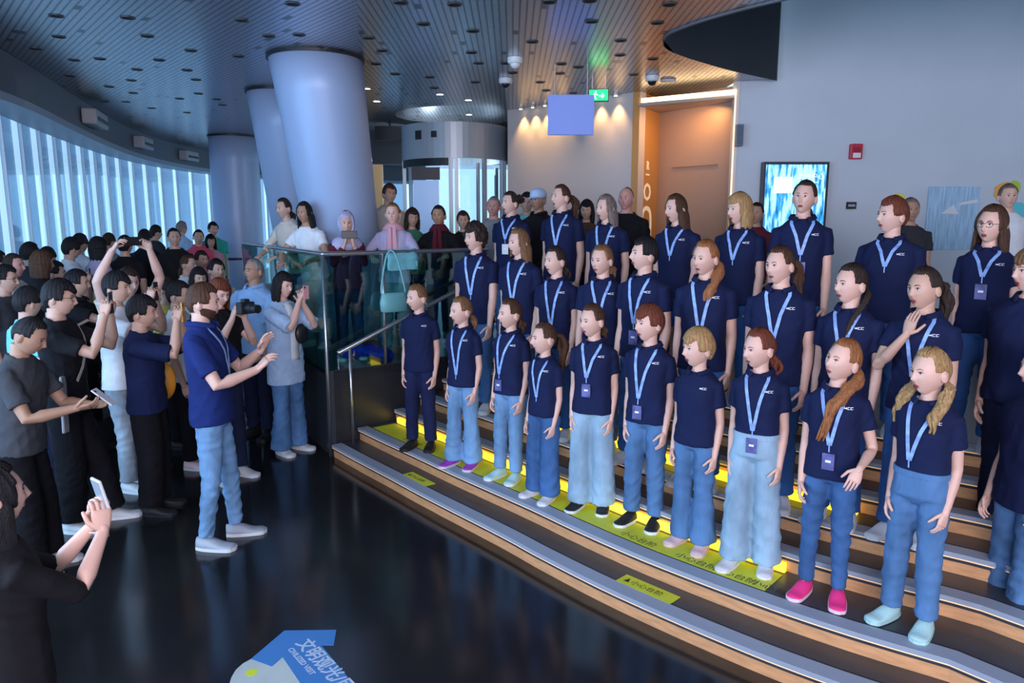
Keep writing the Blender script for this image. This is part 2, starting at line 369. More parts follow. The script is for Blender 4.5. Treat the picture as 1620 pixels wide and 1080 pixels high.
for k in range(1, 8):
    z = H1*k; o0 = OFF[k]; o1 = OFF.get(k+1, 1.9)
    st = strip(o0+.012, o1+.03, z-.05, z-.001).build('stair_step', M_tread, kind='structure')
    strip(o0+.02, o0+.05, z-H1, z-.021).build('riser', M_copper, st)
    strip(o0, o0+.105, z-.022, z+.004).build('nosing', M_nose, st)
    strip(o0+.105, o0+.118, z-.01, z+.003).build('grip_line', M_black, st)
    strip(o0+.004, o0+.018, z-.030, z-.0225).build('led_strip', M_led, st)
def path_index(px, d, z):
    A = off(d); return min(range(len(A)), key=lambda i: abs(proj((A[i].x, A[i].y, z))[0]-px) if A[i].y > 1.5 else 1e9)
def on_row(px, d, z):
    A = off(d)
    for i in range(len(A)-1):
        a, b = proj((A[i].x, A[i].y, z))[0], proj((A[i+1].x, A[i+1].y, z))[0]
        if (a-px)*(b-px) <= 0 and a != b: return A[i].lerp(A[i+1], (px-a)/(b-a))
    return A[path_index(px, d, z)]
M_lime = mat('lime_mat', (.56, .62, .03), .5, 0, var=.08, scale=5)
M_yel = mat('yellow_light_bar', (1, .8, .1), .4, emit=(1, .72, .03), es=1.5)
i0 = path_index(600, .2, .24); i1 = path_index(1245, .2, .24)
mt = strip(.122, .365, .2401, .2435, i0, i1).build('caution_mat', M_lime); tag(mt, 'long lime yellow caution mat under the shoes of the front row of singers', 'floor mat')
bar = strip(.392, .418, .244, .30, i0, i1).build('light_bar', M_yel); tag(bar, 'glowing yellow light bar at the back of the front row step', 'light bar')
i0b = path_index(800, .9, .48); i1b = path_index(1372, .9, .48)
bar = strip(.93, .985, .481, .535, i0b, i1b).build('light_bar', M_yel); tag(bar, 'glowing yellow light bar one row higher, behind the legs of the front row', 'light bar')
def sticker(px, py, z, w, d, dd, msg, label):
    i = path_index(px, dd, z); A = off(dd); p = A[i]; t = (A[min(i+1, len(A)-1)]-A[i-1]).normalized()
    e = empty('caution_sticker', (p.x, p.y, z+.001), math.atan2(t.y, t.x))
    MB().box((0, 0, .002), (w, d, .004)).build('sticker_sheet', M_lime, e)
    text(msg, 'lettering', e, M_black, d*.5, Matrix.Translation((-w*.30, -d*.18, .0045)), .0003)
    MB().add([(-w*.42, -d*.2, .005), (-w*.32, -d*.2, .005), (-w*.37, d*.25, .005)], [(0, 1, 2)]).build('warning_triangle', M_black, e)
    tag(e, label, 'sticker', 'lime caution stickers on the lowest step')
sticker(667, 760, .12, .36, .10, -.13, '小心台阶', 'small lime caution sticker on the lowest step near its far end')
sticker(1030, 922, .12, .38, .11, -.12, '小心台阶', 'lime caution sticker on the lowest step below the blond boy')
for px in (1060, 1125, 1200, 640, 985):
    i = path_index(px, .16, .24); A = off(.15); p = A[i]; t = (A[i+1]-A[i-1]).normalized()
    text('小心台阶', 'lettering', mt, M_black, .07, Matrix.Translation((p.x, p.y, .2437)) @ Matrix.Rotation(math.atan2(t.y, t.x), 4, 'Z'), .0002)

# ---------------------------------------------------------------- deck and guard
D7 = off(1.60)
C0 = Vector((-1.76, 6.79)); C1 = Vector(D7[0]); B1 = Vector((-3.75, 10.2))
deck_pts = [tuple(p) for p in D7]+[(7.5, .6), (7.5, 9.4), (2.84, 9.6), (2.84, 15.5), (-3.7, 15.5), tuple(B1), tuple(C0)]
dk = MB(); n_ = len(deck_pts)
dk.add([(p[0], p[1], DK) for p in deck_pts], [tuple(range(n_))])
dk.add([(p[0], p[1], DK-.12) for p in deck_pts]+[(p[0], p[1], DK) for p in deck_pts], [(i, (i+1) % n_, n_+(i+1) % n_, n_+i) for i in range(n_)])
do = dk.build('floor_deck', mat('deck_floor', (.06, .065, .075), .3), kind='structure')
bm = bmesh.new(); bm.from_mesh(do.data); bmesh.ops.triangulate(bm, faces=bm.faces[:]); bm.to_mesh(do.data); bm.free()
MB().wall(C0, B1, 0, DK-.01, -.06).build('trim_11', mat('deck_fascia', (.03, .035, .045), .3), kind='structure')
MB().wall(C0, C1, 0, DK-.01, .06).build('trim_12', mat('stair_stringer', (.02, .022, .028), .3), kind='structure')
gd = empty('glass_guard', (C0.x, C0.y, 0))
tag(gd, 'green tinted glass balustrade with steel handrail round the raised deck', 'railing')
def rel(v, z=0): return Vector((v[0]-C0.x, v[1]-C0.y, z))
GT = 1.95
def seg_panels(a, b, n, z0=DK-.03, z1=GT-.02):
    for i in range(n):
        p = a.lerp(b, (i+.02)/n); q = a.lerp(b, (i+.98)/n); MB().wall(rel(p), rel(q), z0, z1, .012).build('glass_panel', M_glass, gd)
seg_panels(C0, B1, 3); seg_panels(C0, C1, 2)
for a, b in ((C0, B1), (C0, C1)):
    MB().tube([rel(a, GT), rel(b, GT)], .021, 12).build('handrail', M_steel, gd, smooth=True)
for p, z0 in ((C0, .0), (C0.lerp(C1, .33), DK), (C0.lerp(C1, .98), DK), (C0.lerp(B1, .5), DK), (B1, DK)):
    MB().tube([rel(p, z0), rel(p, GT)], .016, 10, round_end=False).build('post', M_steel, gd, smooth=True)
# sloping stair handrail along the edge of the flight
h0 = C0+Vector((.13, -.05)); h1 = C1+Vector((.12, -.12))
hr = empty('stair_handrail', (h0.x, h0.y, 0)); tag(hr, 'sloping steel handrail running up the far end of the steps', 'handrail')
def rh(v, z): return Vector((v[0]-h0.x, v[1]-h0.y, z))
MB().tube([rh(h0, 1.03), rh(h1, 1.75), rh(h1+(h1-h0)*.03, 1.76)], .022, 12).build('rail', M_steel, hr, smooth=True)
for t, z0 in ((.06, .12), (.95, .72)):
    p = h0.lerp(h1, t); MB().tube([rh(p, z0), rh(p, 1.03+.72*t)], .014, 10, round_end=False).build('post', M_steel, hr, smooth=True)

# ---------------------------------------------------------------- columns
def column(top, bot, zt, zb, rt, rb, label, ring=None):
    m = MB(); rings = []
    for k in range(9):
        t = k/8; c = Vector(bot).lerp(Vector(top), t); r = rb+(rt-rb)*t
        rings.append([(c.x+r*math.cos(2*math.pi*q/56), c.y+r*math.sin(2*math.pi*q/56), zb+(zt-zb)*t) for q in range(56)])
    m.loft(rings); o = m.build('leaning_column' if abs(top[0]-bot[0]) > .1 else 'round_column', M_col, kind='structure')
    for p in o.data.polygons: p.use_smooth = len(p.vertices) == 4
    m = MB(); m.loft([[(top[0]+(rt+.02)*math.cos(2*math.pi*q/56), top[1]+(rt+.02)*math.sin(2*math.pi*q/56), zz) for q in range(56)] for zz in (zt-.001, zt-.03)])
    m.build('shadow_gap', M_dark, o)
    if ring:
        m = MB(); m.loft([[(bot[0]+(rb+.012)*math.cos(2*math.pi*q/56), bot[1]+(rb+.012)*math.sin(2*math.pi*q/56), zz) for q in range(56)] for zz in (ring, ring+.05)]); m.build('steel_collar', M_dark, o)
    tag(o, label)
a = PY(500, 103, 8.3); b = PY(560, 395, 8.9)
column((a.x, a.y), (b.x-.0, 8.95), ZC, DK, .50, .38, 'large tapering column leaning over the deck')
a = PY(427, 153, 10.4); b = PY(475, 330, 10.9)
column((a.x+.15, a.y), (b.x+.12, 11.3), ZC, 0, .45, .36, 'slimmer leaning column behind the large one')
a = PY(369, 220, 15.7)
column((a.x, a.y), (a.x, a.y), ZC, 0, .49, .49, 'upright round column near the windows', 1.45)

# ---------------------------------------------------------------- ceiling fixtures
M_can = mat('downlight_black', (.004, .004, .005), .8)
M_canr = mat('downlight_trim', (.05, .055, .06), .4)
M_on = mat('downlight_glow', (1, .95, .85), .5, emit=(1, .93, .8), es=6)
DL = [(89,25),(202,28),(93,58),(233,57),(56,77),(117,95),(158,93),(252,95),(111,120),(217,110),(208,127),(296,111),(310,126),(382,32),(377,89),(173,137),(166,160),(211,147),(199,161),(314,148),(284,156),(240,171),(296,178),(302,80),(352,166),(343,157),
 (463,6),(634,4),(670,38),(748,49),(473,55),(425,57),(583,60),(516,78),(605,80),(746,83),(595,101),(757,100),(625,117),(680,122),(752,130),(687,139),(800,100),(811,115),(719,7),
 (869,3),(933,1),(1059,7),(936,34),(1040,36),(842,66),(982,64),(981,87),(1033,93),(888,101),(886,116),(1003,118),(915,106),(864,143),(907,147),(855,130)]
ON = [(580,140),(696,149),(741,158),(596,160),(742,181)]
def can(p, on, proto):
    e = empty('downlight', (p.x, p.y, ZC))
    if proto is None:
        m = MB(); rr = []
        for r_, z_ in ((.062, -.006), (.062, -.001), (.050, -.001), (.050, -.006)): rr.append([(r_*math.cos(2*math.pi*q/24), r_*math.sin(2*math.pi*q/24), z_) for q in range(24)])
        m.loft(rr, closed=True); m.build('trim_ring', M_canr, e)
        m = MB(); m.loft([[(r_*math.cos(2*math.pi*q/24), r_*math.sin(2*math.pi*q/24), z_) for q in range(24)] for r_, z_ in ((.0505, -.004), (.0505, -.001))]); m.build('reflector', M_on if on else M_can, e)
    else:
        for ch in proto.children:
            c = ch.copy(); sc.collection.objects.link(c); c.parent = e
    return e
pr = None
for px, py in DL:
    e = can(G(px, py, ZC), False, pr); pr = pr or e
    tag(e, 'dark round unlit downlight set in the slatted metal ceiling', 'ceiling light', 'unlit ceiling downlights')
pr = None
for (px, py), w_ in zip(ON, ('beside the top of the large column', 'between the large column and the revolving door', 'above the white dome camera side of the revolving door', 'lower one beside the large column', 'right above the revolving door drum')):
    e = can(G(px, py, ZC), True, pr); pr = pr or e
    tag(e, 'small lit ceiling downlight '+w_, 'ceiling light', 'lit downlights near the revolving door')
M_dome = mat('white_plastic', (.75, .77, .78), .35); M_smoke = mat('smoked_dome', (.02, .02, .025), .08)
for px, py, lb, dm in ((815, 95, 'white domed detector on the ceiling above the other two cameras', False), (800, 128, 'white dome camera on the ceiling above the revolving door corner', True), (1032, 124, 'white dome camera on the ceiling beside the dark curved opening', True)):
    p = G(px, py-4, ZC); e = empty('dome_camera', (p.x, p.y, ZC-.002))
    m = MB(); m.loft([[(r_*math.cos(2*math.pi*q/24), r_*math.sin(2*math.pi*q/24), z_) for q in range(24)] for r_, z_ in ((.085, 0), (.085, -.04), (.075, -.06), (.06, -.065))]); m.build('housing', M_dome, e, smooth=False)
    m = MB(); m.ball((0, 0, -.06), (.058, .058, .055), 16, 10); m.build('lens_dome', M_smoke if dm else M_dome, e, smooth=True)
    tag(e, lb, 'camera')
p = G(1057, 126, ZC); e = MB().loft([[(p.x+r_*math.cos(2*math.pi*q/24), p.y+r_*math.sin(2*math.pi*q/24)*.6, z_) for q in range(24)] for r_, z_ in ((.10, ZC-.002), (.10, ZC-.02), (.08, ZC-.03))]).build('smoke_detector', M_dome)
tag(e, 'flat white detector on the ceiling right beside the dome camera by the opening', 'detector')
# warm wall-grazing spots
M_spot = mat('warm_lamp', (1, .8, .5), .5, emit=(1, .72, .35), es=10)
for i, px in enumerate((832, 852, 872, 895, 953, 977)):
    t = (px-803)/(1005-803); w = Vector((-.07, 12.05)).lerp(Vector((1.75, 10.35)), t)+Vector((-.055, -.06))
    e = empty('spot_lamp', (w.x, w.y, ZC))
    MB().loft([[(r_*math.cos(2*math.pi*q/16), r_*math.sin(2*math.pi*q/16), z_) for q in range(16)] for r_, z_ in ((.03, 0), (.03, -.03))]).build('housing', M_dome, e)
    MB().loft([[(r_*math.cos(2*math.pi*q/16), r_*math.sin(2*math.pi*q/16), z_) for q in range(16)] for r_, z_ in ((.022, -.03), (.022, -.034))]).build('bulb', M_spot, e)
    tag(e, 'small warm spot lamp above the cream wall, '+['nearest the revolving door', 'second from the revolving door', 'third from the revolving door', 'just before the blue hanging sign', 'just past the blue hanging sign', 'nearest the amber alcove'][i], 'spot lamp', 'warm spots above the cream wall')
    lamp('spot_lamp_light', 'SPOT', (w.x, w.y, ZC-.05), 30, (1, .56, .2), (w.x+.03, w.y+.033, 2.9), .02, spot=75, blend=.9)
lamp('alcove_light', 'AREA', (2.3, 10.05, 3.75), 10, (1, .50, .17), (2.35, 10.5, 2.0), .8, .1)
lamp('passage_light', 'POINT', (-1.5, 13.6, 3.2), 60, (.7, .85, 1.0))

# hanging blue panel and exit sign
p = PY(903, 182, 8.6); e = empty('blank_sign', (p.x, p.y, p.z)); hw, hh_ = .262, .22
M_lav = mat('lavender_panel', (.17, .25, .62), .55, emit=(.17, .25, .62), es=.35)
MB().box((0, 0, 0), (hw*2, .05, hh_*2)).build('panel', M_lav, e, bevel=.004)
for s in (-1, 1): MB().tube([(s*hw*.7, 0, hh_), (s*hw*.7, 0, ZC-p.z)], .005, 8, round_end=False).build('hanger', M_steel, e)
tag(e, 'plain blue rectangular sign hanging from the ceiling', 'sign')
p = PY(947, 151, 9.3); e = empty('exit_sign', (p.x, p.y, p.z), R(-8)); M_grn = mat('exit_green', (0, .35, .1), .4, emit=(.0, .8, .16), es=2.2)
M_pic = mat('exit_white', (.9, 1, .92), .4, emit=(.8, 1, .85), es=2.5)
MB().box((0, 0, 0), (.25, .05, .15)).build('housing', mat('exit_case', (.01, .05, .02), .4), e)
MB().box((0, -.028, 0), (.225, .006, .125)).build('face', M_grn, e)
m = MB(); m.ball((-.035, -.034, .035), (.011, .003, .011)); 
for q in (((-.04, .02), (-.05, -.01)), ((-.05, -.01), (-.03, -.045)), ((-.05, -.01), (-.075, -.04)), ((-.04, .018), (-.015, .0)), ((-.04, .018), (-.065, .0))):
    m.tube([(q[0][0], -.034, q[0][1]), (q[1][0], -.034, q[1][1])], .006, 6)
m.tube([(.01, -.034, -.01), (.065, -.034, -.01)], .006, 6); m.tube([(.045, -.034, .012), (.067, -.034, -.01), (.045, -.034, -.032)], .006, 6)
m.build('running_man_and_arrow', M_pic, e)
for s in (-1, 1): MB().tube([(s*.08, 0, .07), (s*.08, 0, ZC-p.z)], .004, 6, round_end=False).build('hanger', M_steel, e)
tag(e, 'green emergency exit sign with running figure, behind the hanging blue panel', 'exit sign')
p = PY(617, 211, 13.4); e = MB().box((p.x, p.y, p.z), (.52, .1, .24)).build('hanging_screen', M_dark); tag(e, 'black box sign hanging from the ceiling between column and revolving door', 'sign')
MB().tube([(p.x, p.y, p.z+.1), (p.x, p.y, ZC)], .015, 8, round_end=False).build('hanger', M_dark, e).parent = e

# ---------------------------------------------------------------- things on the right wall
def wy(x): return 9.62-(x-2.84)*.17/4.76
def on_wall(px, py):
    p = PY(px, py, 9.55)
    for _ in range(4): p = PY(px, py, wy(p.x))
    return p
a, b = on_wall(1203, 257), on_wall(1308, 257); cx = (a.x+b.x)/2; w = b.x-a.x; hT = 1.62; zc = a.z-hT/2
e = empty('wall_screen', (cx, wy(cx)-.01, zc), 0)
MB().box((0, -.05, 0), (w, .1, hT)).build('case', mat('screen_case', (.03, .04, .05), .3), e, bevel=.006)
def screen_mat():
    m, nt, b = nodes('city_screen'); L = nt.links.new; N = nt.nodes.new
    tc = N('ShaderNodeTexCoord'); mp = N('ShaderNodeMapping'); mp.inputs['Scale'].default_value = (16, 1, 3); L(tc.outputs['Object'], mp.inputs[0])
    n = N('ShaderNodeTexNoise'); n.inputs['Scale'].default_value = 1.3; n.inputs['Detail'].default_value = 6; L(mp.outputs[0], n.inputs[0])
    r = N('ShaderNodeValToRGB'); L(n.outputs[0], r.inputs[0]); el = r.color_ramp.elements
    el[0].position = .30; el[0].color = (.01, .07, .22, 1); el[1].position = .56; el[1].color = (.45, .85, 1, 1)
    q = el.new(.44); q.color = (.04, .35, .75, 1)
    L(r.outputs[0], b.inputs['Emission Color']); b.inputs['Emission Strength'].default_value = 1.0; L(r.outputs[0], b.inputs['Base Color']); b.inputs['Roughness'].default_value = .15
    return m
MB().box((0, -.102, 0), (w-.07, .004, hT-.07)).build('display', screen_mat(), e)
M_glow = mat('screen_white', (.8, .95, 1), .4, emit=(.75, .93, 1), es=.9)
text('上海中心', 'lettering', e, M_glow, .085, Matrix.Translation((.02, -.106, .60)) @ Matrix.Rotation(R(90), 4, 'X'), .0005)
text('TOP OF SHANGHAI', 'lettering', e, M_glow, .03, Matrix.Translation((.03, -.106, .545)) @ Matrix.Rotation(R(90), 4, 'X'), .0005)
m = MB(); m.box((-.16, -.105, .52), (.24, .002, .2)); m.build('bright_window_image', M_glow, e)
m = MB(); m.box((.15, -.105, .26), (.10, .002, .14)); m.build('dark_window_image', mat('screen_teal', (.02, .15, .2), .4, emit=(.01, .15, .2), es=.7), e)
tag(e, 'tall portrait screen with a blue city picture, on the wall behind the back row', 'screen')
p = on_wall(1352, 240); e = empty('fire_alarm', (p.x, p.y-.001, p.z))
M_red = mat('alarm_red', (.55, .02, .05), .4)
MB().box((0, -.03, 0), (.155, .06, .19)).build('case', M_red, e, bevel=.01)
MB().box((0, -.062, .02), (.09, .01, .06)).build('sounder', mat('alarm_dark', (.3, .01, .03), .4), e)
MB().prism([(-.05, -.07), (.05, -.07), (.03, -.03), (-.03, -.03)], -.06, .0).xf(Matrix.Translation((0, 0, -.02))).build('strobe', M_dome, e)
tag(e, 'red fire alarm box on the grey wall', 'fire alarm')
p = on_wall(1167, 215); e = empty('wall_speaker', (p.x, p.y-.001, p.z)); MB().box((0, -.05, 0), (.09, .1, .27)).build('case', mat('speaker_grey', (.16, .2, .26), .5), e, bevel=.006)
MB().box((0, -.103, 0), (.07, .006, .24)).build('grille', mat('grille_grey', (.10, .13, .18), .6), e); tag(e, 'narrow grey speaker on the wall near the lit corner', 'speaker')
p = on_wall(1346, 325); e = empty('wall_switch', (p.x, p.y-.001, p.z)); MB().box((0, -.01, 0), (.125, .02, .09)).build('plate', M_dark, e)
MB().box((0, -.022, 0), (.09, .006, .03)).build('window', M_steel, e); tag(e, 'small black switch plate on the wall right of the screen', 'switch')
# art panels
p = on_wall(1505, 345); e = empty('wall_poster', (p.x, p.y-.001, p.z)); 
m = MB(); m.box((0, -.008, 0), (.66, .016, .80)); m.build('poster_sheet', mat('pale_poster', (.38, .58, .76), .4, var=.25, scale=3, stretch=(14, 1, 1.2)), e)
m = MB(); m.add([(-.15, -.018, -.0+.06), (.08, -.018, .05), (0, -.018, .17)], [(0, 1, 2)]); m.add([(.06, -.018, .16), (.32, -.018, .2), (.30, -.018, .24), (.1, -.018, .2)], [(0, 1, 2, 3)]); m.build('white_peaks', M_dome, e)
tag(e, 'pale blue city poster on the wall behind the girl with glasses', 'poster')
def blob(px, py, rx, rz, col, lb):
    p = on_wall(px, py); m = MB(); m.loft([[(p.x+rx*math.cos(2*math.pi*q/32)*(1+.08*math.sin(5*q)), p.y+yy, p.z+rz*math.sin(2*math.pi*q/32)*(1+.08*math.cos(3*q))) for q in range(32)] for yy in (-.001, -.006)])
    o = m.build('wall_sticker', mat('sticker_%d_%d' % (px, py), col, .5)); tag(o, lb, 'sticker')
blob(1604, 297, .085, .09, (.45, .62, .05), 'round lime green dot on the wall at the far right')
blob(1605, 338, .19, .15, (.12, .6, .68), 'turquoise painted shape on the wall below the lime dot')
blob(1592, 303, .16, .12, (.85, .42, .08), 'orange painted patch on the wall beside the lime dot')
blob(1420, 318, .11, .10, (.72, .70, .12), 'yellow painted patch on the wall behind the short-haired boy')
# lettering on the amber wall
e = empty('wall_lettering', (1.75, 10.35, 0), math.atan2(.6, .39)); tag(e, 'cream vertical lettering on the amber alcove wall', 'lettering')
M_let = mat('cream_letters', (.85, .7, .5), .5, emit=(.9, .7, .45), es=.35)
RX = Matrix.Rotation(R(90), 4, 'X')
for s_, z_, sz in (('R', 2.98, .16), ('一', 2.86, .12), ('O', 2.55, .34), ('∩', 2.05, .62)):
    text(s_, 'letter', e, M_let, sz, Matrix.Translation((.34, -.004, z_)) @ RX, .002, 'CENTER', .006)

# ---------------------------------------------------------------- revolving door
p = PY(720, 300, 12.9); e = empty('revolving_door', (p.x, p.y, DK)); Rr = .90
M_al = mat('pale_aluminium', (.42, .48, .52), .4, .3)
tag(e, 'pale metal and glass revolving door drum at the end of the hall', 'revolving door')
def arc(r_, a0, a1, z0, z1, n=24, th=.04):
    A = [(r_*math.cos(R(a0+(a1-a0)*i/n)), r_*math.sin(R(a0+(a1-a0)*i/n))) for i in range(n+1)]; B = [(x*(1-th/r_), y*(1-th/r_)) for x, y in A]
    return MB().prism(A+B[::-1], z0, z1)
arc(Rr, -179, 179.0, 2.42, 2.98, 60).build('drum_header', M_al, e)
arc(Rr+.01, -130, -122, 2.72, 2.86, 4).build('sensor', M_dark, e); arc(Rr+.01, -110, -104, 2.74, 2.84, 4).build('sensor', M_dark, e)
arc(Rr-.02, -86, -20, 0, 2.42, 24, .015).build('curved_glass', M_wglass, e)
for a_ in (-168, -90, -84, -52, -20, 10): arc(Rr, a_-2, a_+2, 0, 2.42, 2, .06).build('post', M_al, e)
arc(Rr-.01, -175, -92, 2.30, 2.44, 20, .05).build('black_band', M_dark, e)
for a_ in (-150, -60, 30, 120):
    dx, dy = math.cos(R(a_)), math.sin(R(a_)); MB().wall((0, 0), (dx*.85, dy*.85), .1, 2.3, .012).build('door_leaf', M_wglass, e)
    MB().wall((dx*.80, dy*.80), (dx*.86, dy*.86), .0, 2.35, .04).build('leaf_stile', M_al, e)
MB().box((-.42, -.72, 1.2), (.42, .02, 1.75)).build('frosted_panel', mat('frosted_daylight_blue', (.40, .62, .92), .3, emit=(.35, .58, .95), es=.25), e)  # daylight behind the pane is put in as blue colour and glow
MB().box((-.42, -.735, 2.18), (.46, .02, .2)).build('black_panel', M_dark, e)

# ---------------------------------------------------------------- floor graphic
fs_ = empty('floor_sticker', G(450, 1040, 0)); O_ = fs_.location.copy()
def fl(pts, z): return [(G(x, y, 0).x-O_.x, G(x, y, 0).y-O_.y) for x, y in pts]
M_fb = mat('sticker_blue', (.05, .18, .44), .5); M_fw = mat('sticker_white', (.42, .46, .44), .4, var=.12, scale=3)
wp = [(397, 1043), (384, 1050), (373, 1060), (366, 1072), (362, 1086), (362, 1105), (370, 1130), (500, 1130), (474, 1080), (447, 1040), (430, 1055)]
MB().prism(fl(wp, 0), .0005, .003).build('white_panel', M_fw, fs_)
bp_ = [(450, 998), (532, 997), (528, 1021), (508, 1021), (557, 1080), (590, 1120), (497, 1120), (474, 1080), (447, 1040), (430, 1055), (397, 1043)]
MB().prism(fl(bp_, 0), .0005, .0045).build('blue_arrow', M_fb, fs_)
q0, q1 = G(468, 1018, 0), G(530, 1085, 0); d = (q1-q0); ang = math.atan2(d.y, d.x)
M_fl = mat('sticker_letter', (.42, .50, .62), .5)
text('文明观光/厅', 'lettering', fs_, M_fl, .105, Matrix.Translation((q0.x-O_.x, q0.y-O_.y, .005)) @ Matrix.Rotation(ang, 4, 'Z'), .0003, bold=.002)
q0 = G(455, 1028, 0)
text('CIVILIZED VISIT', 'lettering', fs_, M_fl, .042, Matrix.Translation((q0.x-O_.x, q0.y-O_.y, .005)) @ Matrix.Rotation(ang, 4, 'Z'), .0003, bold=.001)
MB().prism([(fl([(398, 1064)], 0)[0][0]+.03*math.cos(i*.52), fl([(398, 1064)], 0)[0][1]+.03*math.sin(i*.52)) for i in range(12)], .003, .0036).build('yellow_dot', M_lime, fs_)
tag(fs_, 'blue and white arrow-shaped floor sticker with Chinese lettering', 'floor sticker')
# ================================================================ people
def V(*a): return Vector(a)
def nrm(v): return v.normalized()
SKIN = {'fair': (.70, .44, .355), 'light': (.58, .355, .265), 'tan': (.42, .24, .16), 'deep': (.30, .16, .10), 'pink': (.60, .30, .25)}
HAIR = {'black': (.012, .011, .014), 'dark': (.035, .022, .018), 'brown': (.075, .036, .020), 'light': (.20, .105, .050), 'blond': (.40, .25, .11), 'ginger': (.30, .12, .045), 'red': (.16, .045, .025), 'grey': (.25, .24, .24), 'dusk': (.20, .16, .14)}
def skin_mat(k): return mat('skin_'+k, SKIN[k], .5, var=.05, scale=9, bump=.05, bscale=120)
def hair_mat(k):
    nm = 'hair_'+k
    if nm in MATS: return MATS[nm]
    return mat(nm, HAIR[k], .55, var=.45, scale=24, stretch=(6, 6, .7), bump=.6, bscale=60, spec=.25)
def cloth(name, col, **kw):
    return mat('cloth_'+name, col, .85, var=kw.get('var', .10), scale=7, bump=.25, bscale=45, spec=.25)
def denim(name, col):
    return mat('denim_'+name, col, .85, var=.32, scale=6, stretch=(1, 1, .45), bump=.3, bscale=60, spec=.2)
NAVY = (.006, .012, .055)
CL = {'navy': NAVY, 'royal': (.008, .022, .13), 'black': (.008, .008, .011), 'charcoal': (.03, .032, .04), 'white': (.70, .74, .78), 'teal': (.16, .55, .60), 'skyblue': (.28, .48, .78), 'paleblue': (.42, .58, .80),
      'pink': (.68, .10, .18), 'rose': (.62, .33, .40), 'cream': (.62, .56, .48), 'lavender': (.42, .40, .58), 'green': (.05, .20, .13), 'maroon': (.10, .012, .025), 'yellow': (.62, .48, .12), 'brown': (.10, .055, .04), 'grey': (.22, .24, .27), 'turq': (.16, .44, .48), 'darkgrey': (.05, .055, .065), 'jade': (.03, .42, .34)}
DN = {'pale': (.27, .42, .55), 'light': (.16, .31, .52), 'mid': (.08, .185, .37), 'blue': (.045, .12, .29), 'deep': (.03, .09, .26), 'navy': (.012, .018, .07), 'black': (.006, .006, .009), 'grey': (.30, .36, .42), 'darkblue': (.01, .015, .045)}

def ell(c, a, b, n=20, ax=None, e=2.0):
    U, W = ax or (V(1, 0, 0), V(0, 1, 0)); out = []
    for q in range(n):
        t = 2*math.pi*q/n; cs, sn = math.cos(t), math.sin(t)
        out.append(c+U*(a*math.copysign(abs(cs)**(2/e), cs))+W*(b*math.copysign(abs(sn)**(2/e), sn)))
    return out
def smooth(x): x = max(0, min(1, x)); return x*x*(3-2*x)
def head_point(dx, dy, dz, hh, male=.0, chin=1.0):
    """surface point of the head for a unit direction; face looks to -Y, origin at mid height"""
    a, b, c = .325*hh, .405*hh, .5*hh
    x, y, z = a*dx, b*dy, c*dz
    lo = max(0, -dz)
    x *= 1-.34*lo**1.4+.04*male*lo
    if dy > 0: y *= 1-.42*lo**1.1
    else: y *= 1-.06*lo
    if dy < 0:
        # flatter face plane
        y = y*(1-.10*abs(dx)*0)+.0
        fx = dx; front = smooth((-dy-.15)/.6)
        g = lambda cx, cz, sx, sz: math.exp(-((fx-cx)/sx)**2-((dz-cz)/sz)**2)
        nose = .094*g(0, -.25, .12, .105)+.052*g(0, -.07, .08, .16)+.012*g(.11, -.27, .06, .07)+.012*g(-.11, -.27, .06, .07)
        sock = -.042*(g(.33, .03, .17, .11)+g(-.33, .03, .17, .11))
        brow = .016*(g(.3, .19, .25, .08)+g(-.3, .19, .25, .08))
        cheek = .020*(g(.42, -.2, .2, .16)+g(-.42, -.2, .2, .16))
        lips = .013*g(0, -.52, .26, .11)-.014*g(0, -.70, .25, .05)
        chn = .040*chin*g(0, -.86, .26, .15)
        y -= hh*(nose+sock+brow+cheek+lips+chn)*front
    return V(x, y, z)
def head_mesh(hh, male, nu=60, nv=40):
    m = MB(); vs = []; fs = []
    for j in range(nv+1):
        th = math.pi*(j/nv); dz = math.cos(th); s_ = math.sin(th)
        if j in (0, nv): vs.append(head_point(0, 0, dz, hh, male)); continue
        for i in range(nu):
            t = 2*math.pi*i/nu; t = t-.42*math.sin(t)    # denser at the face (t = 0 looks to -Y)
            vs.append(head_point(s_*math.sin(t), -s_*math.cos(t), dz, hh, male))
    for j in range(nv):
        if j == 0:
            for i in range(nu): fs.append((0, 1+i, 1+(i+1) % nu))
        elif j == nv-1:
            o = 1+(nv-2)*nu
            for i in range(nu): fs.append((o+(i+1) % nu, o+i, len(vs)-1))
        else:
            o = 1+(j-1)*nu
            for i in range(nu): fs.append((o+i, o+nu+i, o+nu+(i+1) % nu, o+(i+1) % nu))
    return m.add(vs, fs)
def unit(ax, dz): # azimuth in degrees from the face, normalised height
    s_ = math.sqrt(max(0, 1-dz*dz)); return (s_*math.sin(R(ax)), -s_*math.cos(R(ax)), dz)
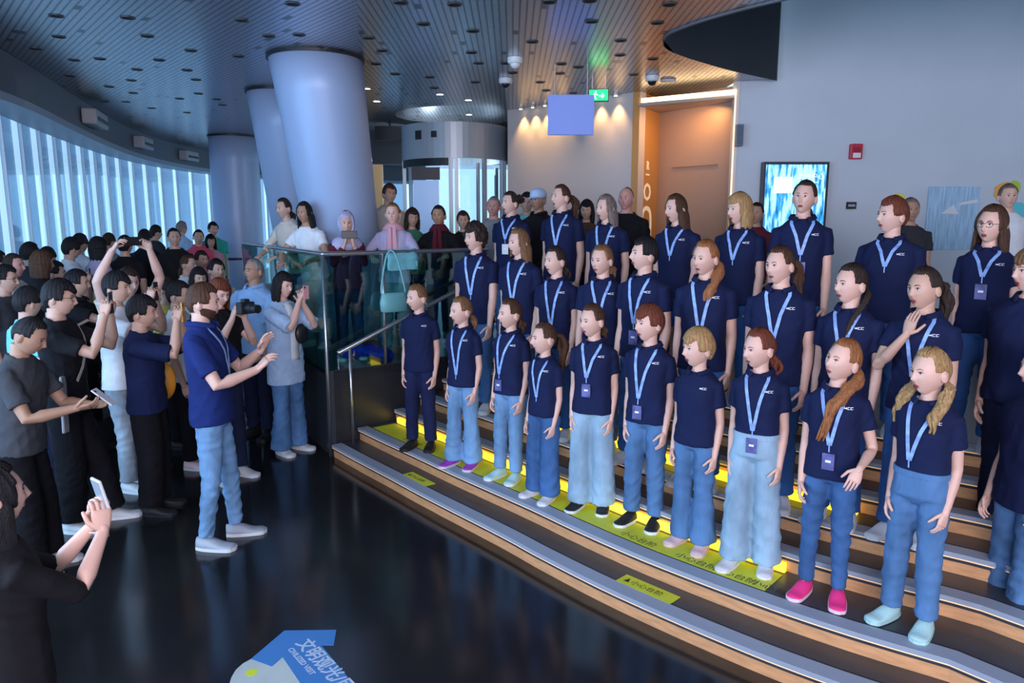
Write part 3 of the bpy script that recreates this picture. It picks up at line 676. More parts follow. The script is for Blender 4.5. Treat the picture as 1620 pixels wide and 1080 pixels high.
def face(mb, hh, male, sing, glasses, brow=True):
    """eyes, brows, lips as slots 1.. of the body mesh: 1 lip 2 eye white 3 iris 4 mouth 5 brow"""
    for s_ in (-1, 1):
        p = head_point(*unit(s_*21, .035), hh, male); k = hh/.23
        mb.ball(p+V(0, .0035*k, 0), (.0135*k, .0085*k, .0062*k), 12, 8, 2)
        mb.ball(p+V(-.002*s_*k, -.0030*k, 0), (.0058*k, .004*k, .0056*k), 10, 6, 3)
        lid = [head_point(*unit(s_*a_, z_), hh, male)+V(0, -.004*k, 0) for a_, z_ in ((13, .05), (17, .085), (22, .095), (28, .07), (31, .04))]
        mb.tube(lid, [.0012*k, .0020*k, .0022*k, .002*k, .001*k], 6, 3)
        if brow:
            b = [head_point(*unit(s_*a_, z_), hh, male)+V(0, -.001*k, 0) for a_, z_ in ((10, .17), (17, .215), (25, .225), (33, .18))]
            mb.tube(b, [.0022*k, .0036*k, .003*k, .0014*k], 6, 5, flat=.7)
        ear = head_point(*unit(s_*97, -.08), hh, male); M = Matrix.Rotation(R(-s_*18), 3, 'Z') @ Matrix.Rotation(R(12), 3, 'X')
        mb.ball(ear+V(s_*.004*k, 0, 0), (.008*k, .019*k, .031*k), 12, 8, 0, M)
        mb.ball(ear+V(s_*.010*k, -.002*k, .003*k), (.004*k, .010*k, .018*k), 10, 6, 0, M)
    k = hh/.23; w = (.024-.003*sing)*k
    def lipc(z0, bow, r0, n=7):
        pts = []
        for i in range(n):
            u = -1+2*i/(n-1); az = u*18.5*(1-.10*sing)
            z_ = z0+bow*(1-u*u); pts.append(head_point(*unit(az, z_), hh, male)+V(0, -.001*k, 0))
        rr = [r0*k*(.35+.65*(1-(-1+2*i/(n-1))**2)) for i in range(n)]
        mb.tube(pts, rr, 8, 1)
    lipc(-.520, .030+.03*sing, .0031); lipc(-.520, -.035-.085*sing, .0039)
    if sing > .1:
        c = head_point(0, -math.sqrt(1-.28), -.54, hh, male); mb.ball(c+V(0, .0005, -.002*k), (w*.70, .004*k, .005*k+.006*k*sing), 12, 8, 4)
def glasses_mesh(hh, male, M):
    m = MB(); k = hh/.23
    for s_ in (-1, 1):
        c = head_point(*unit(s_*21, .035), hh, male)+V(0, -.014*k, -.002*k)
        m.tube([c+V(.022*k*math.cos(t), 0, .017*k*math.sin(t)) for t in [2*math.pi*i/16 for i in range(17)]], .0016*k, 6, round_end=False)
        m.tube([c+V(s_*.021*k, 0, .006*k), head_point(*unit(s_*85, .06), hh, male)+V(s_*.004*k, 0, 0)], .0015*k, 6)
    a = head_point(*unit(-8, .05), hh, male); b = head_point(*unit(8, .05), hh, male)
    m.tube([a+V(0, -.014*k, 0), (a+b)/2+V(0, -.016*k, .004*k), b+V(0, -.014*k, 0)], .0016*k, 6)
    return m.xf(M)
def hair_shell(hh, male, side, front, sides, back, vol, halfang, curl=0, fringe=0, rng=None, nu=72, nv=34):
    """closed cap: outside the hairline it dips under the skin"""
    m = MB(); vs = []; fs = []; ph = rng.random()*6
    def lim(az):   # lowest normalised height covered by hair at an azimuth
        a_ = abs(az)
        if a_ < halfang: base = front-fringe*smooth(1-abs((az-side*18)/halfang)); 
        else: base = None
        t = smooth((a_-halfang)/14)
        lowside = sides if a_ < 115 else sides+(back-sides)*smooth((a_-115)/30)
        if base is None: return front+(lowside-front)*t
        return base
    for j in range(nv+1):
        th = math.pi*j/nv*.93; dz = math.cos(th); s_ = math.sin(th)
        for i in range(nu):
            t = 2*math.pi*i/nu; t = t-.30*math.sin(t); az = math.degrees(t); az = az-360 if az > 180 else az
            p = head_point(s_*math.sin(t), -s_*math.cos(t), dz, hh, male)
            if dz < 0: # hair falls straight instead of following the jaw
                q = V(.325*hh*s_*math.sin(t)/max(.3, 1-.34*(-dz)**1.4), p.y, p.z)
                p = p.lerp(V(p.x/max(.7, 1-.28*(-dz)), p.y, p.z), .8)
            cov = smooth((dz-lim(az)-.022*math.sin(az*.55+ph)-.014*math.sin(az*1.7))/.17+.45)
            d = p.normalized()
            groove = .004*math.sin(t*23+ph+3*dz)+.003*math.sin(t*41+ph*2)
            v_ = vol*(.65+.35*max(0, dz))+groove*hh/.23
            if curl: v_ += curl*(math.sin(9*t+4*dz+ph)*math.sin(8*th+ph)+.6*math.sin(17*t)*math.sin(15*th+ph))
            vs.append(p+d*(v_*cov-.014*hh/.23*(1-cov)*1.2))
    for j in range(nv):
        for i in range(nu): fs.append((j*nu+i, (j+1)*nu+i, (j+1)*nu+(i+1) % nu, j*nu+(i+1) % nu))
    fs.append(tuple(nv*nu+i for i in range(nu))[::-1])
    return m.add(vs, fs)
def curtain(hh, L, halfopen, spread, rng, thick=.03, back=.02, flip=0):
    """long loose hair: a thick crescent hanging round the back and sides"""
    m = MB(); n = 34; rows = []; k = hh/.23; ph = rng.random()*6
    nz = 12
    for j in range(nz+1):
        u = j/nz; z = .12*hh-(L+.12*hh)*u; r = .345*hh*(1+.10*math.sin(u*3)+spread*u*u)-.004*(1-smooth(u*4)); ry = .42*hh*(1-.10*u)-.004*(1-smooth(u*4))
        out, inn = [], []
        for i in range(n+1):
            a = R(-(180-halfopen)+2*(180-halfopen)*i/n); th_ = thick*k*(.35+.65*math.cos(a/2)**1)*(1-.35*u)*(.15+.85*smooth(u*4))
            g = 1+.022*math.sin(i*2.1+ph+2*u)+.014*math.sin(i*4.7)
            cx, cy = math.sin(a), math.cos(a)
            cyv = cy*ry*(1 if cy > 0 else .8)+back*k*u
            out.append(V(cx*(r+th_*.5)*g, cyv*g+(th_*.5 if cy > 0 else 0), z+(.012*math.sin(i*1.7+ph) if j == nz else 0)))
            inn.append(V(cx*(r-th_*.8), cyv-th_*.8*max(cy, 0), z+.0))
        rows.append(out+inn[::-1])
    return m.loft(rows)
def tail(pts, rads, rng, braid=False, n=14):
    P = catmull(pts, 6); k = len(P); rr = []
    for i in range(k):
        u = i/(k-1)*(len(rads)-1); a = int(min(u, len(rads)-2)); r = rads[a]+(rads[a+1]-rads[a])*(u-a)
        if braid: r *= .82+.28*abs(math.sin(i*1.15))
        rr.append(r)
    m = MB(); m.tube(P, rr, n, flat=.8)
    if not braid:
        for _ in range(5):
            o_ = Vector((rng.uniform(-.026, .026), rng.uniform(-.022, .022), 0)); wv_ = rng.uniform(.004, .010); p0 = rng.random()*6; cut = rng.uniform(.75, 1.06)
            Q = [P[i]+o_*min(1, i/6)+Vector((wv_*math.sin(i*.7+p0), wv_*math.cos(i*.55+p0), 0))+(P[i]-P[max(0, i-1)])*(0 if i < k-1 else cut) for i in range(k)]
            m.tube(Q, [x*.5 for x in rr], 8)
    ph = rng.random()*6; nn = n; nv_ = len(m.v)
    m.v = [tuple(Vector(v)+Vector(v).normalized()*.0018*math.sin((i % nn)*2.6+ph)) for i, v in enumerate(m.v)]
    return m
def hair_build(style, hh, male, rng, part=.4, L=None):
    k = hh/.23; S = hair_shell
    tie = V(0, .40*hh, .12*hh)
    if style == 'short': return S(hh, male, part, .60, -.02, -.50, .017*k, 50, 0, .10, rng)
    if style == 'fringe': return S(hh, male, part, .50, -.10, -.55, .022*k, 52, 0, .26, rng)
    if style == 'crop': return S(hh, male, part, .62, .05, -.42, .008*k, 55, 0, 0, rng)
    if style == 'bald': return S(hh, male, 0, 1.6, -.05, -.4, .003*k, 95, 0, 0, rng)
    if style == 'curly': return S(hh, male, part, .52, -.22, -.62, .036*k, 50, .010*k, .15, rng)
    if style == 'bob':
        m = S(hh, male, part, .46, -.6, -.8, .024*k, 50, 0, .10, rng); return m.join(curtain(hh, .60*hh, 58, .12, rng, .036, 0))
    if style == 'long':
        m = S(hh, male, part, .68, -.3, -.8, .014*k, 48, 0, 0, rng); return m.join(curtain(hh, L or 1.25*hh, 62, .28, rng, .032, .03))
    base = S(hh, male, part, .69, .06, -.45, .011*k, 56, 0, 0, rng)
    if style == 'pony':
        base.join(tail([tie, tie+V(0, .05*k, -.01*k), tie+V(0, .085*k, -.08*k), tie+V(0, .075*k, -.18*k), tie+V(.01, .06*k, -(L or .29)*k)], [.018*k, .026*k, .034*k, .030*k, .008*k], rng))
    elif style == 'tied':
        base.join(tail([tie+V(0, -.02, -.06*k), tie+V(0, .02*k, -.10*k), tie+V(0, .02*k, -.17*k), tie+V(0, .01*k, -.23*k)], [.022*k, .028*k, .024*k, .008*k], rng))
    elif style == 'bun':
        base.join(MB().ball(tie+V(0, .025*k, .03*k), (.042*k, .038*k, .04*k), 16, 10)); base.join(tail([tie+V(0, .02*k, .06*k), tie+V(.035*k, .05*k, .03*k), tie+V(0, .06*k, -.01*k), tie+V(-.035*k, .05*k, .03*k), tie+V(0, .03*k, .065*k)], [.012*k]*3, rng))
    elif style in ('sidepony', 'sidebraid'):   # over the person's left shoulder (+x), in front
        pts = [V(.03*k, .36*hh, -.10*hh), V(.30*hh, .30*hh, -.25*hh), V(.40*hh, .05*hh, -.52*hh), V(.40*hh, -.18*hh, -.80*hh), V(.36*hh, -.26*hh, -1.10*hh), V(.34*hh, -.27*hh, -(L or 1.45)*hh)]
        base.join(tail(pts, [.018*k, .030*k, .034*k, .036*k, .032*k, .010*k] if style == 'sidepony' else [.016*k, .020*k, .020*k, .018*k, .016*k, .008*k], rng, style == 'sidebraid'))
    elif style == 'pigtails':
        for s_ in (-1, 1):
            pts = [V(s_*.30*hh, .18*hh, -.20*hh), V(s_*.43*hh, .12*hh, -.32*hh), V(s_*.46*hh, -.05*hh, -.60*hh), V(s_*.46*hh, -.22*hh, -.86*hh), V(s_*.44*hh, -.26*hh, -1.15*hh)]
            base.join(tail(pts, [.014*k, .026*k, .034*k, .030*k, .010*k], rng))
    return base

def hand(w, d, n, s, thumb_t, curl, spread=.10):
    """w wrist, d towards the fingers, n palm normal, thumb_t unit towards the thumb"""
    m = MB(); d = d.normalized(); n = (n-d*n.dot(d)).normalized(); t = (thumb_t-d*thumb_t.dot(d)); t = (t-n*t.dot(n)).normalized()
    R_ = [ell(w+d*u*s+n*o*s, a*s, b*s, 12, (t, n), 2.6) for u, a, b, o in ((-.025, .020, .017, 0), (0, .022, .016, 0), (.025, .031, .0165, .001), (.055, .039, .0155, .002), (.080, .040, .013, .001), (.092, .036, .009, 0))]
    m.loft(R_)
    for i, (off_, L, r) in enumerate(((.030, .070, .0080), (.0105, .080, .0085), (-.0095, .074, .0080), (-.0285, .058, .0070))):
        p = w+d*(.082-.004*abs(i-1))*s+t*off_*s; dd = (d+t*(off_*spread*30)*.12).normalized(); pts = [p-d*.015*s, p]; ang = 0
        for sg, (fl, lf) in enumerate(((.45, .45), (.85, .32), (.6, .23))):
            ang += fl*curl*(1+.12*i); q = (dd*math.cos(ang)+n*math.sin(ang)); p = p+q*L*lf*s; pts.append(p)
        m.tube(pts, [r*s, r*s*1.02, r*s*.94, r*s*.86, r*s*.70], 8)
    p = w+d*.022*s+t*.024*s+n*.004*s
    q1 = (d*.62+t*.70+n*.30).normalized(); q2 = (d*.85+t*(.40-.35*curl)+n*(.30+.5*curl)).normalized()
    a = p+q1*.036*s; b = a+q2*.030*s; c = b+(q2+n*.3*curl).normalized()*.022*s
    m.tube([p-q1*.012*s, p, a, b, c], [.012*s, .0135*s, .0105*s, .0092*s, .0072*s], 8)
    return m
def ik(S, W, L1, L2, pole):
    d = W-S; D = d.length
    if D > (L1+L2)*.995: W = S+d*((L1+L2)*.995/D); d = W-S; D = d.length
    a = (L1*L1-L2*L2+D*D)/(2*D); h = math.sqrt(max(L1*L1-a*a, 1e-8)); u = d/D
    p = (pole-u*pole.dot(u)).normalized(); return S+u*a+p*h, W
def wrinkle(co, no, amp, rng, k=1.0, vert=1.0):
    out = np.zeros(len(co))
    for _ in range(7):
        f = np.array([rng.uniform(-1, 1)*40, rng.uniform(-1, 1)*40, rng.choice((-1, 1))*rng.uniform(.4, 1)*58*vert])*k
        w2 = np.array([rng.uniform(-14, 14) for _ in range(3)]); ph = rng.uniform(0, 6.28)
        q = np.sin(co @ f+2.4*np.sin(co @ w2+ph)+ph); g = .5+.5*np.sin(co @ (w2[::-1]*.8)+ph*1.7)
        out += (1-np.abs(q)*1.7)*g
    return co+no*(np.clip(out, -3, 5)*amp/3.0)[:, None]
def mesh_obj(name, co, fs, mats, parent, mi=None, extra=None, sm=True):
    m = MB(); m.v = [tuple(c) for c in co]; m.f = list(fs); m.m = [0]*len(fs)
    if extra: m.join(extra)
    o = m.build(name, mats, parent, smooth=sm); return o

NP = [0]
def person(name_label, x, y, z, H, yaw=0, hy=0, hp=0, hr=0, skin='fair', hair='brown', style='short', part=.4, hairL=None, male=0, build=1.0,
           top='navy', topmat=None, kind='tee', sleeve=.55, tuck=False, hem=None, logo=False, lanyard=False, badge=True, lany_z=.60, badge_x=0.0,
           legs='light', width='straight', shoe=('white', 'white'), armR=None, armL=None, lean=0, side_lean=0, vox=.011, sing=0.0, glasses=False,
           stance=(0, 0), feet=True, hat=None, scarf=None, skirt=False, cat='person', group=None, beard=False, open_front=None, collar=True, child=None):
    NP[0] += 1; rng = random.Random(NP[0]*7+3)
    if stance == (0, 0): stance = ((rng.uniform(-.01, .012), rng.uniform(-.02, .05)), (rng.uniform(-.012, .01), rng.uniform(-.02, .05)))
    hp += rng.uniform(-4, 3); hr += rng.uniform(-3, 3)
    ch = child if child is not None else max(0, min(1, (1.62-H)/.35))
    s = H/1.70; hh = (.236 if male else .230)*(.60+.40*s)*(1+.065*ch); hs = s*(1-.10*ch)
    root = empty('person', (x, y, z), yaw); tag(root, name_label, cat, group)
    zchin = H-hh; zn = zchin-.05*hh; zsh = zn-.068*H; zhip = .495*H; cw = build
    shw = (.099+.011*male*(1-.4*ch))*H*(.95 if ch > .3 else 1)*(cw**.5)
    # upper body frame (bend at the pelvis)
    U = Matrix.Translation((0, 0, zhip)) @ Matrix.Rotation(R(lean), 4, 'X') @ Matrix.Rotation(R(side_lean), 4, 'Y') @ Matrix.Translation((0, 0, -zhip))
    HB = V(0, .012*s, zn+.02*s)
    HM = U @ Matrix.Translation(HB) @ Matrix.Rotation(R(-lean*.6), 4, 'X') @ Matrix.Rotation(R(hy), 4, 'Z') @ Matrix.Rotation(R(hp), 4, 'X') @ Matrix.Rotation(R(hr), 4, 'Y') @ Matrix.Translation(-HB) @ Matrix.Translation((0, -.012*s, H-hh*.5))
    # -------- torso profile
    def tor(t, ease=0):   # t 0 hip .. 1 neck base ; returns z, a, b, yoff
        ks = ((0, .093+.002*ch, .068, .000), (.18, .088, .065, .000), (.36, .078+.006*male, .059, -.002), (.56, .085+.006*male, .065, -.004), (.70, .090+.008*male, .066, -.002), (.80, .092+.010*male, .060, .001), (.875, .084+.010*male, .050, .004), (.94, .062+.004*male, .041, .007), (.975, .047, .037, .008), (1.0, .041, .036, .008))
        for i in range(len(ks)-1):
            if t <= ks[i+1][0]:
                u = (t-ks[i][0])/(ks[i+1][0]-ks[i][0]); 
                q = [ks[i][j]+(ks[i+1][j]-ks[i][j])*u for j in (1, 2, 3)]; break
        else: q = ks[-1][1:]
        return (.49*H+(zn-.49*H)*t, q[0]*H*cw*(1-.03*ch)+ease, q[1]*H*cw+ease, q[2]*H)
    def ring(t, ease=0, n=28, e=2.3):
        z_, a, b, yo = tor(t, ease); return [U @ p for p in ell(V(0, yo, z_), a, b, n, None, e)]
    # -------- arms
    L1, L2 = .170*H, .150*H
    arms = {}
    for sg, spec in ((-1, armR), (1, armL)):
        S = V(sg*shw*.92, .006*H, zsh); spec = spec or {}
        if 'w' in spec:
            W = V(*spec['w']); W = V(W.x*s, W.y*s, 0)+V(0, 0, zn+W.z*s)
        else:
            W = S+V(sg*(spec.get('out', .016)+rng.uniform(-.008, .012))*s, -(spec.get('fwd', .05)+rng.uniform(-.02, .04))*s, -(L1+L2)*.975)
        pole = V(*spec.get('pole', (sg*.22, .9, -.2)))
        E, W = ik(S, W, L1, L2, pole)
        d = (W-E).normalized(); hd = V(*spec['d']) if 'd' in spec else d+V(0, -.10, -.05)
        nn = V(*spec['n']) if 'n' in spec else V(-sg, .25, 0)
        tt = V(*spec['t']) if 't' in spec else V(0, -1, 0)
        arms[sg] = (S, E, W, hd, nn, tt, spec.get('curl', .55), spec.get('sleeve', sleeve))
    # -------- skin body
    af = (1-.17*ch)*(1+.06*male)*(cw**.6)*.96
    b = MB(); b.loft([ring(t, -.012) for t in (0, .2, .4, .56, .7, .8, .875, .94, 1.0)])
    b.loft([[U @ p for p in ell(V(0, .010*s+o*s, zz), r, r*1.02, 20)] for zz, r, o in ((zn-.06*s, .040*H, .0), (zn, .0315*H, .002), (zn+.03*s, .0285*H*(1+.12*male), .000), (zchin+.02*s, .0285*H*(1+.12*male), -.004), (zchin+.25*hh, .031*H, .0))])
    for sg, (S, E, W, hd, nn, tt, cu, sl) in arms.items():
        mid = S.lerp(E, .5); f = E.lerp(W, .3); g = E.lerp(W, .7)
        b.tube([U @ p for p in (S+V(-sg*.03*s, 0, -.01), S.lerp(E, .15), mid, E, f, g, W, W+hd.normalized()*.02*s)], [r*H*af for r in (.030, .030, .0265, .0225, .0235, .0185, .0150, .0145)], 14)
    for sg in (-1, 1):
        st = stance[0 if sg < 0 else 1]; st = st if isinstance(st, tuple) else (0, st); fx, fy = sg*.060*H+st[0]*s, -st[1]*s
        b.tube([V(sg*.047*H, 0, .48*H), V((sg*.047*H+fx)*.5, fy*.5-.012*H, .28*H), V(fx, fy, .065*H)], [.04*H, .028*H, .020*H], 10)
    co, no, fs = remesh(b, vox)
    ex = MB(); hd_ = head_mesh(hh, male); face(hd_, hh, male, sing, glasses); ex.join(hd_.xf(HM))
    for sg, (S, E, W, hd, nn, tt, cu, sl) in arms.items():
        R3 = U.to_3x3(); ex.join(hand(U @ W, R3 @ hd, R3 @ nn, hs*1.02, R3 @ tt, cu))
    hm = hair_mat(hair)
    mesh_obj('body', co, fs, [skin_mat(skin), mat('lip_'+skin, tuple(c*f for c, f in zip(SKIN[skin], (.84, .58, .58))), .4), mat('eye_white', (.75, .75, .76), .3), mat('iris', (.05, .04, .035), .15), mat('mouth_inside', (.20, .03, .03), .5), hm], root, extra=ex)
    # -------- hair
    if style not in ('none', 'hijab'):
        hmesh = hair_build(style, hh, male, rng, part, hairL).xf(HM); hmesh.build('hair', hm, root, smooth=True)
    if beard:
        bm_ = MB(); vs = []; fs_ = []; nu, nv = 30, 12
        for j in range(nv+1):
            for i in range(nu+1):
                az = -100+200*i/nu; dz = -.22-.74*j/nv; p = head_point(*unit(az, max(dz, -.985)), hh, male)
                inn = abs(az) < 18 and -.64 < dz < -.40
                cov = 0 if inn else smooth((-.30-.16*math.cos(R(az*1.7))-dz)/.08+.3)
                vs.append(p+p.normalized()*(.0030*cov-.006*(1-cov))*hh/.23)
        for j in range(nv):
            for i in range(nu): q = j*(nu+1)+i; fs_.append((q, q+nu+1, q+nu+2, q+1))
        bm_.add(vs, fs_).xf(HM); bm_.build('beard', hm, root, smooth=True)
    if glasses: glasses_mesh(hh, male, HM).build('glasses', M_dark, root, smooth=True)
    if hat:
        m = MB(); rr = []
        for u, r_, z_ in ((0, .355, .12), (1, .36, .22), (2, .345, .36), (3, .27, .49), (4, .12, .56), (5, .01, .575)): rr.append(ell(V(0, .01*hh, z_*hh), r_*hh*1.03, r_*hh*1.26, 28))
        m.loft(rr)
        br = []
        for i in range(13):
            a = R(-62+124*i/12); br.append(V(.34*hh*math.sin(a), -.42*hh*math.cos(a), .15*hh))
        ft = [V(p.x*.92, p.y-.34*hh*math.cos(math.asin(max(-1, min(1, p.x/(.36*hh)))))**.8, p.z-.05*hh) for p in br]
        vs = br+ft+[p+V(0, 0, -.006) for p in br]+[p+V(0, 0, -.006) for p in ft]; n_ = 13; f_ = []
        for i in range(12): f_ += [(i, i+1, n_+i+1, n_+i), (2*n_+i, 3*n_+i, 3*n_+i+1, 2*n_+i+1), (n_+i, n_+i+1, 3*n_+i+1, 3*n_+i)]
        m.add(vs, f_); m.xf(HM).build('cap', cloth(hat, CL[hat]), root, smooth=True)
    if style == 'hijab':
        sc_ = scarf or 'lavender'
        m = hair_shell(hh, male, 0, .50, -1.2, -1.2, .022*hh/.23, 44, 0, 0, rng); m.xf(HM)
        m2 = MB(); m2.loft([[U @ p for p in ell(V(0, .004, zz), r*H, r2_*H, 26)] for zz, r, r2_ in ((zchin+.16*hh, .048, .052), (zchin-.02, .050, .052), (zn, .060, .056), (zn-.04*s, .092, .066), (zn-.10*s, .110, .080), (zn-.16*s, .112, .084))])
        m.join(m2); m.build('headscarf', cloth(sc_, CL[sc_]), root, smooth=True)
    elif scarf:
        m = MB(); m.loft([[U @ p for p in ell(V(0, -.004, zz), r*H, r2_*H, 26)] for zz, r, r2_ in ((zn+.04*s, .042, .044), (zn+.01*s, .055, .056), (zn-.03*s, .075, .062), (zn-.05*s, .060, .05))])
        for q in (-.02, .03): m.tube([U @ V(q*s, -.07*H, zn-.02*s), U @ V(q*s*1.2, -.082*H, zn-.16*s), U @ V(q*s*1.5, -.080*H, zn-.34*s)], [.022*s, .03*s, .034*s], 10, flat=.35)
        m.build('scarf', cloth(scarf, CL[scarf]), root, smooth=True)
    # -------- top
    cmat = topmat or cloth(top, CL[top])
    ease = {'tee': .012, 'polo': .012, 'shirt': .020, 'jacket': .026, 'long': .022, 'dress': .016}.get(kind, .012)*s
    low = hem if hem is not None else (-.02 if not tuck else .20)
    t_ = MB(); rs = []
    ks = [k_ for k_ in (low, .10, .2, .3, .45, .56, .64, .72, .80, .84, .875, .91, .94, .97, 1.0) if k_ >= low]
    for k_ in ks:
        if k_ >= 0: z_, a, b_, yo = tor(k_)
        else: z_, a, b_, yo = tor(0); z_ = .49*H+(zn-.49*H)*k_; a *= 1.02
        e_ = ease*(1.25 if k_ < .5 and not tuck else 1) if k_ < .94 else ease*.6
        flare = (.02*H*max(0, -k_)/.4 if kind == 'dress' else 0)
        rs.append([(U @ p if k_ > -.2 else p) for p in ell(V(0, yo, z_+(.004*s if k_ == 1.0 else 0)), a+e_+flare, b_+e_+flare, 28, None, 2.35)])
    # neckline tilts forward
    rs[-1] = [p+(U.to_3x3() @ V(0, 0, -.018*s if (U.inverted() @ p).y < 0 else .004*s)) for p in rs[-1]]
    t_.loft(rs)
    for sg, (S, E, W, hd, nn, tt, cu, sl) in arms.items():
        sr = [.037, .0375, .035, .034] if kind not in ('jacket', 'shirt') else [.041, .042, .040, .039]
        if sl <= 1:
            pts = [S+V(-sg*.045*s, 0, .010*s), S+V(-sg*.004*s, 0, .002*s), S.lerp(E, sl*.5), S.lerp(E, sl*.92), S.lerp(E, sl)]
            rad = [.032*H*af, sr[0]*H*af+.001, sr[2]*H*af+.003, sr[3]*H*af+.006, sr[3]*H*af+.007]
        else:
            f = min(.96, sl-1); pts = [S+V(-sg*.045*s, 0, 0), S, S.lerp(E, .5), E, E.lerp(W, f*.5), E.lerp(W, f)]; rad = [.036*H*af, .038*H*af, .034*H*af, .030*H*af, .028*H*af, .0235*H*af]
        t_.tube([U @ p for p in pts], rad, 16, round_end=False)
    co, no, fs = remesh(t_, max(vox, .009), 5)
    co = wrinkle(co, no, .0062*s, rng, .8, .6)
    ce = MB()
    if kind in ('polo', 'shirt') and collar:
        g0 = .0 if kind == 'tee' else 24; nn_ = 26; rr0 = []; 
        prof = ((.041, .002), (.0435, .018), (.049, .019), (.058, -.010), (.053, -.014)) if kind != 'tee' else ((.039, .0), (.0405, .010), (.044, .010), (.046, .0), (.044, -.006))
        for i in range(nn_+1):
            a = R(-90+g0+(360-2*g0)*i/nn_); fr = max(0, -math.sin(a))
            rr0.append([U @ V(r_*H*math.cos(a)*1.0, .006*H+r_*H*math.sin(a)*1.02-.010*H*fr*(0 if kind == 'tee' else 1), zn+(h_-.024*fr*(1.0 if kind != 'tee' else .9))*s) for r_, h_ in prof])
        ce.loft(rr0, cap=True)
    shirt = mesh_obj({'jacket': 'jacket', 'dress': 'dress', 'long': 'jacket'}.get(kind, 'shirt'), co, fs, [cmat], root, extra=ce)
    bvh = BVHTree.FromPolygons([Vector(c) for c in co], fs)
    R3 = U.to_3x3()
    def on_front(x_, t_z, off_=.003, back=False):   # x, z in upper body frame
        o = U @ V(x_, -.6 if not back else .6, t_z); h = bvh.ray_cast(o, R3 @ V(0, 1 if not back else -1, 0), 1.2)
        if h[0] is None: return U @ V(x_, -.075*H, t_z)
        return h[0]+(R3 @ V(0, -off_ if not back else off_, 0))
    def ribbon(pts, w, off_=.004, th=.002, side=None):
        """flat band following the cloth; pts are (x, z) in the upper frame"""
        m = MB(); rings = []
        den = []
        for i in range(len(pts)-1):
            for k_ in range(5): den.append((pts[i][0]+(pts[i+1][0]-pts[i][0])*k_/5, pts[i][1]+(pts[i+1][1]-pts[i][1])*k_/5))
        den.append(pts[-1])
        for i, (px_, pz_) in enumerate(den):
            a, c = den[max(0, i-1)], den[min(len(den)-1, i+1)]; dx, dz = c[0]-a[0], c[1]-a[1]; l_ = math.hypot(dx, dz) or 1; nx, nz = -dz/l_*w/2, dx/l_*w/2
            p = on_front(px_, pz_, off_); P1 = p+(R3 @ V(nx, 0, nz)); P2 = p-(R3 @ V(nx, 0, nz)); o = R3 @ V(0, -th, 0)
            rings.append([P1, P1+o, P2+o, P2])
        return m.loft(rings)
    if open_front:   # open shirt over a pale top: a panel down the middle
        m = ribbon([(0, zn-.03*s), (0, .62*H), (0, .53*H)], .10*s, .002, .004); m.build('inner_top', cloth(open_front, CL[open_front]), shirt, smooth=True)
    if logo:
        m = MB(); lx, lz, u = .052*H, zn-.125*s*(1-.05*ch), .0062*s
        def pat(poly): m.add([on_front(lx+q[0]*u, lz+q[1]*u, .004) for q in poly], [tuple(range(len(poly)))])
        pat([(-3.6, 1), (-2.6, .2), (-2.6, -.3), (-3.6, -1)]); pat([(-2.7, .25), (-1.5, 1.1), (-1.2, 0), (-1.5, -1.1), (-2.7, -.25)])
        for cx_ in (.2, 2.9):
            pat([(cx_-1, 1.2), (cx_+1.2, 1.2), (cx_+1.2, .75), (cx_-1, .75)]); pat([(cx_-1, -.75), (cx_+1.2, -.75), (cx_+1.2, -1.2), (cx_-1, -1.2)]); pat([(cx_-1, .75), (cx_-.5, .75), (cx_-.5, -.75), (cx_-1, -.75)])
        m.build('chest_logo', M_logo, shirt)
    if lanyard:
        vz = lany_z*H; vx = badge_x*s; m = MB()
        for sg in (-1, 1): m.join(ribbon([(sg*.040*H, zn-.004*s), (sg*.043*H, zn-.05*s), (sg*.022*H+vx*.5, (zn+vz)*.5), (vx+sg*.003, vz)], .021*s, .005))
        m.join(ribbon([(vx, vz+.006), (vx, vz-.045*s)], .008*s, .006))
        ly = m.build('lanyard', M_lany, root, smooth=False)
        if badge:
            c = on_front(vx, vz-.105*s, .010); w_, h_ = .072*s, .105*s
            MB().box((0, 0, 0), (w_, .004, h_)).xf(Matrix.Translation(c) @ R3.to_4x4()).build('badge', M_badge if badge != 'white' else mat('badge_white', (.72, .74, .78), .4), ly)
            q = MB(); q.add([(-.016*s, -.0028, -.005*s), (.016*s, -.0028, -.005*s), (.016*s, -.0028, .010*s), (-.016*s, -.0028, .010*s)], [(0, 1, 2, 3)]).xf(Matrix.Translation(c) @ R3.to_4x4()); q.build('badge_emblem', M_logo, ly)
    # -------- legs
    lmat = denim(legs, DN[legs])
    W_ = {'skinny': (.050, .036, .029), 'straight': (.053, .042, .038), 'wide': (.056, .054, .060), 'flare': (.052, .043, .058), 'loose': (.058, .056, .054)}[width]
    p_ = MB(); up = .26 if tuck else .07
    pr_ = []
    for k_ in (up, .16, .06, 0):
        if k_ > up: continue
        z_, a, b_, yo = tor(max(k_, 0)); z_ = .49*H+(zn-.49*H)*k_; e_ = (.006 if tuck else -.004)*s
        pr_.append([(U @ q if k_ > .1 else q) for q in ell(V(0, yo, z_), a+e_, b_+e_, 26, None, 2.4)])
    zc_ = .462*H; pr_.append(ell(V(0, .0, zc_), .072*H*cw, .048*H*cw, 26)); p_.loft(pr_)
    ank = {}
